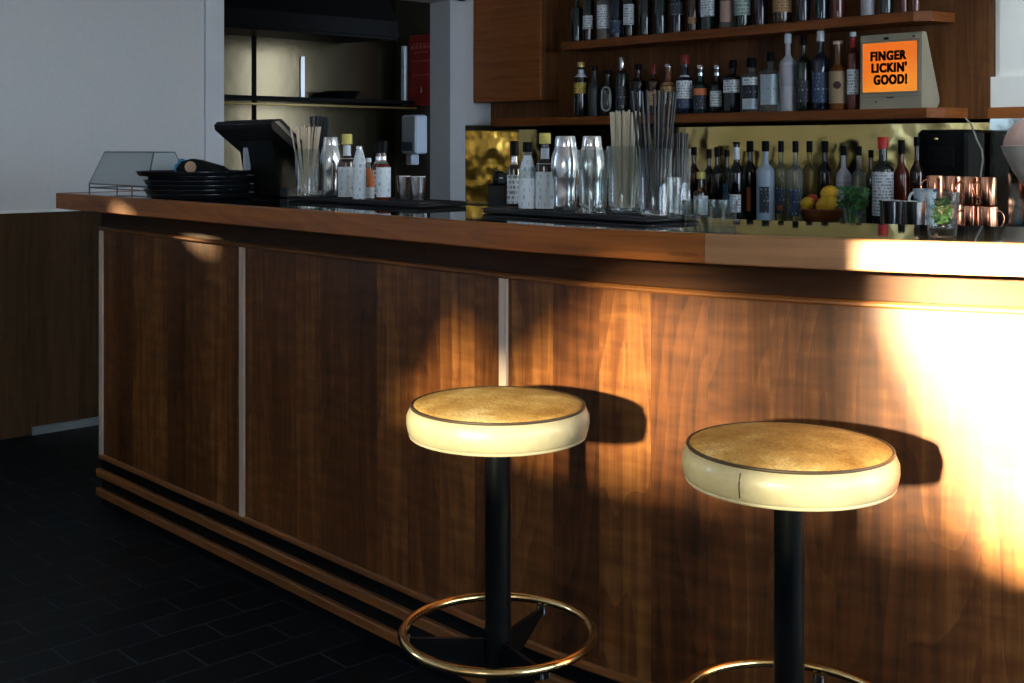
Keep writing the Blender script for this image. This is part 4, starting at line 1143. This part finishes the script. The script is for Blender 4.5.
o = MB().bbox(-.020, .020, -.04, -.001, 0, kz(46, dq0) - kz(105, dq0), .004).build('wall_lamp', P('pale_tube', (.62, .66, .68), .4), None, loc=(xq0 - .01, KY, kz(105, dq0))); o.name = 'towel_rail'; tag(o, 'pale upright strip on the kitchen wall beside the red poster', 'rail')
xs0, ds0 = at_y(414, KY - .06)
zd0 = kz(165, ds0); zd1 = kz(115, ds0)
t = thing('soap_dispenser', 'white wall soap dispenser with dark band below the red poster', 'soap dispenser', (xs0, KY, zd0))
hh = zd1 - zd0; ww = 24 * ds0 / FPX / 2
MB().bbox(-ww, ww, -.11, -.002, hh * .22, hh, .012).build('body', P('dispenser_plastic', (.50, .54, .58), .4), t)
MB().bbox(-ww * .95, ww * .55, -.1135, -.1105, hh * .28, hh * .46, .001).build('dark_band', P('dispenser_band', (.06, .09, .14), .4), t)
MB().bbox(-ww * .55, ww * .3, -.1, -.03, 0, hh * .22, .008).build('nozzle', P('dispenser_plastic', (.50, .54, .58), .4), t)

# ------------------------------------------------------------------ added unseen curtain inside the front window (behind the camera), shapes the sun patches
m = MB(); rows = []
NX = 150
for iz in range(25):
    z = 1.22 + (2.02 - 1.22) * iz / 24
    xe = .02 + .42 * (1.69 - z)
    row = []
    for ix in range(NX + 1):
        f = ix / NX
        x = -1.36 + (xe + 1.36) * f
        row.append((x, YF + .07 + .022 * math.sin(f * 2 * PI * 15 + .4 * math.sin(z * 5)) + .008 * math.sin(f * 61), z))
    rows.append(row)
m.grid(rows)
cur = m.build('sun_blocker', sun_blocker_mat(), w1o, ang=180)

# added opaque piece, scalloped edge cuts the sun patches, over the curtain
low = [(-1.38, 1.30), (-1.17, 1.33), (-1.13, 1.42), (-1.08, 1.49), (-1.0, 1.47), (-.94, 1.38), (-.86, 1.42), (-.72, 1.52), (-.6, 1.61), (-.5, 1.65), (-.40, 1.64), (-.2, 1.63), (-.06, 1.645), (.0, 1.66), (.025, 1.70)]
def lowz(x):
    for (xa_, za_), (xb2, zb2) in zip(low, low[1:]):
        if x <= xb2: return za_ + (zb2 - za_) * (x - xa_) / (xb2 - xa_)
    return low[-1][1]
m = MB(); rows = []
for iz in range(7):
    row = []
    for ix in range(121):
        x = -1.38 + (.022 + 1.38) * ix / 120
        z = lowz(x) + (2.03 - lowz(x)) * iz / 6
        row.append((x, YF + .125 + .012 * math.sin(ix * .55), z))
    rows.append(row)
m.grid(rows); hd_ = m.build('sun_blocker_top', P('sun_blocker_opaque', (.16, .14, .11), .8, var=.1), cur, ang=180)

m = MB(); rows = []  # added second layer, dims the sun over part of the panels
for iz in range(9):
    z = 1.24 + .78 * iz / 8
    rows.append([(-.37 + .31 * ix / 40, YF + .16 + .008 * math.sin(ix * .8), z) for ix in range(41)])
m.grid(rows)
lm = sun_blocker_mat(); lm.name = 'sun_blocker_thin'
for n_ in lm.node_tree.nodes:
    if n_.type == 'VALTORGB':
        n_.color_ramp.elements[0].color = (.85, .85, .85, 1); n_.color_ramp.elements[1].color = (.72, .72, .72, 1)
m.build('sun_blocker_layer', lm, cur, ang=180)

# ------------------------------------------------------------------ lights
SUN_E, SKY_E = 250., 10.5
sun = bpy.data.lights.new('sun', 'SUN'); sun.energy = SUN_E; sun.angle = math.radians(2.2); sun.color = (1., .79, .50)
so = bpy.data.objects.new('sun', sun); COL.objects.link(so)
so.rotation_euler = Vector((-.25, .956, -.155)).to_track_quat('-Z', 'Y').to_euler(); so.location = (1.5, -6, 3)
w = bpy.data.worlds.new('World'); sc.world = w; w.use_nodes = True
bg = w.node_tree.nodes['Background']
wt = w.node_tree
tcw = N(wt, 'ShaderNodeTexCoord'); spw = N(wt, 'ShaderNodeSeparateXYZ'); L(wt, tcw.outputs['Generated'], spw.inputs[0])
L(wt, ramp(wt, math_(wt, 'ADD', math_(wt, 'MULTIPLY', spw.outputs[2], .8), .3), [(.2, (.26, .31, .38)), (.32, (.70, .83, 1.0)), (.8, (.36, .58, 1.))]), bg.inputs[0])
bg.inputs[1].default_value = SKY_E
def portal(loc, rot, sx, sy):
    l = bpy.data.lights.new('window_portal', 'AREA'); l.shape = 'RECTANGLE'; l.size = sx; l.size_y = sy; l.cycles.is_portal = True
    o = bpy.data.objects.new('window_portal', l); COL.objects.link(o); o.location = loc; o.rotation_euler = rot
portal(((WX0 + WX1) / 2, YF - .09, (WZ0 + WZ1) / 2), (PI / 2, 0, 0), WX1 - WX0, WZ1 - WZ0)
portal((XL - .155, (LY0 + LY1) / 2, (LZ0 + LZ1) / 2), (PI / 2, 0, -PI / 2), LY1 - LY0, LZ1 - LZ0)
portal((XR + .09, (RY0 + RY1) / 2, (RZ0 + RZ1) / 2), (PI / 2, 0, PI / 2), RY1 - RY0, RZ1 - RZ0)

sp_ = bpy.data.lights.new('added_side_spot', 'SPOT'); sp_.energy = 500.; sp_.spot_size = math.radians(2.5); sp_.spot_blend = .3; sp_.color = (1., .72, .38); sp_.shadow_soft_size = .03  # added lamp without a fixture, makes the golden patch on the left panel
o = bpy.data.objects.new('added_side_spot', sp_); COL.objects.link(o); o.location = (-5.1, .96, 1.36)
o.rotation_euler = (Vector((-3.46, 1.765, .995)) - o.location).to_track_quat('-Z', 'Y').to_euler()
dl = bpy.data.lights.new('added_wall_fill', 'SPOT'); dl.energy = 75.; dl.spot_size = math.radians(48); dl.spot_blend = .6; dl.color = (.93, 1., .98); dl.shadow_soft_size = .06  # added fill lamp with no fixture, brightens the white wall at right
o = bpy.data.objects.new('added_wall_fill', dl); COL.objects.link(o); o.location = (-1.5, 3.3, 2.85)
o.rotation_euler = (Vector((-1.65, 4.74, 1.55)) - o.location).to_track_quat('-Z', 'Y').to_euler()
# ------------------------------------------------------------------ camera
cam = bpy.data.cameras.new('camera'); cam.sensor_width = 36.; cam.lens = FPX / 1024. * 36.
cam.shift_y = -(341.5 - HOR) / 1024.; cam.clip_start = .02
co = bpy.data.objects.new('camera', cam); COL.objects.link(co)
co.location = (0, 0, CAMZ); co.rotation_euler = (PI / 2, 0, TH)
sc.camera = co
sc.view_settings.view_transform = 'Standard'; sc.view_settings.look = 'None'
sc.view_settings.exposure = 0.; sc.view_settings.gamma = 1.; sc.view_settings.use_curve_mapping = False
sc.cycles.use_denoising = True
sc.cycles.max_bounces = 10; sc.cycles.transmission_bounces = 10; sc.cycles.transparent_max_bounces = 16
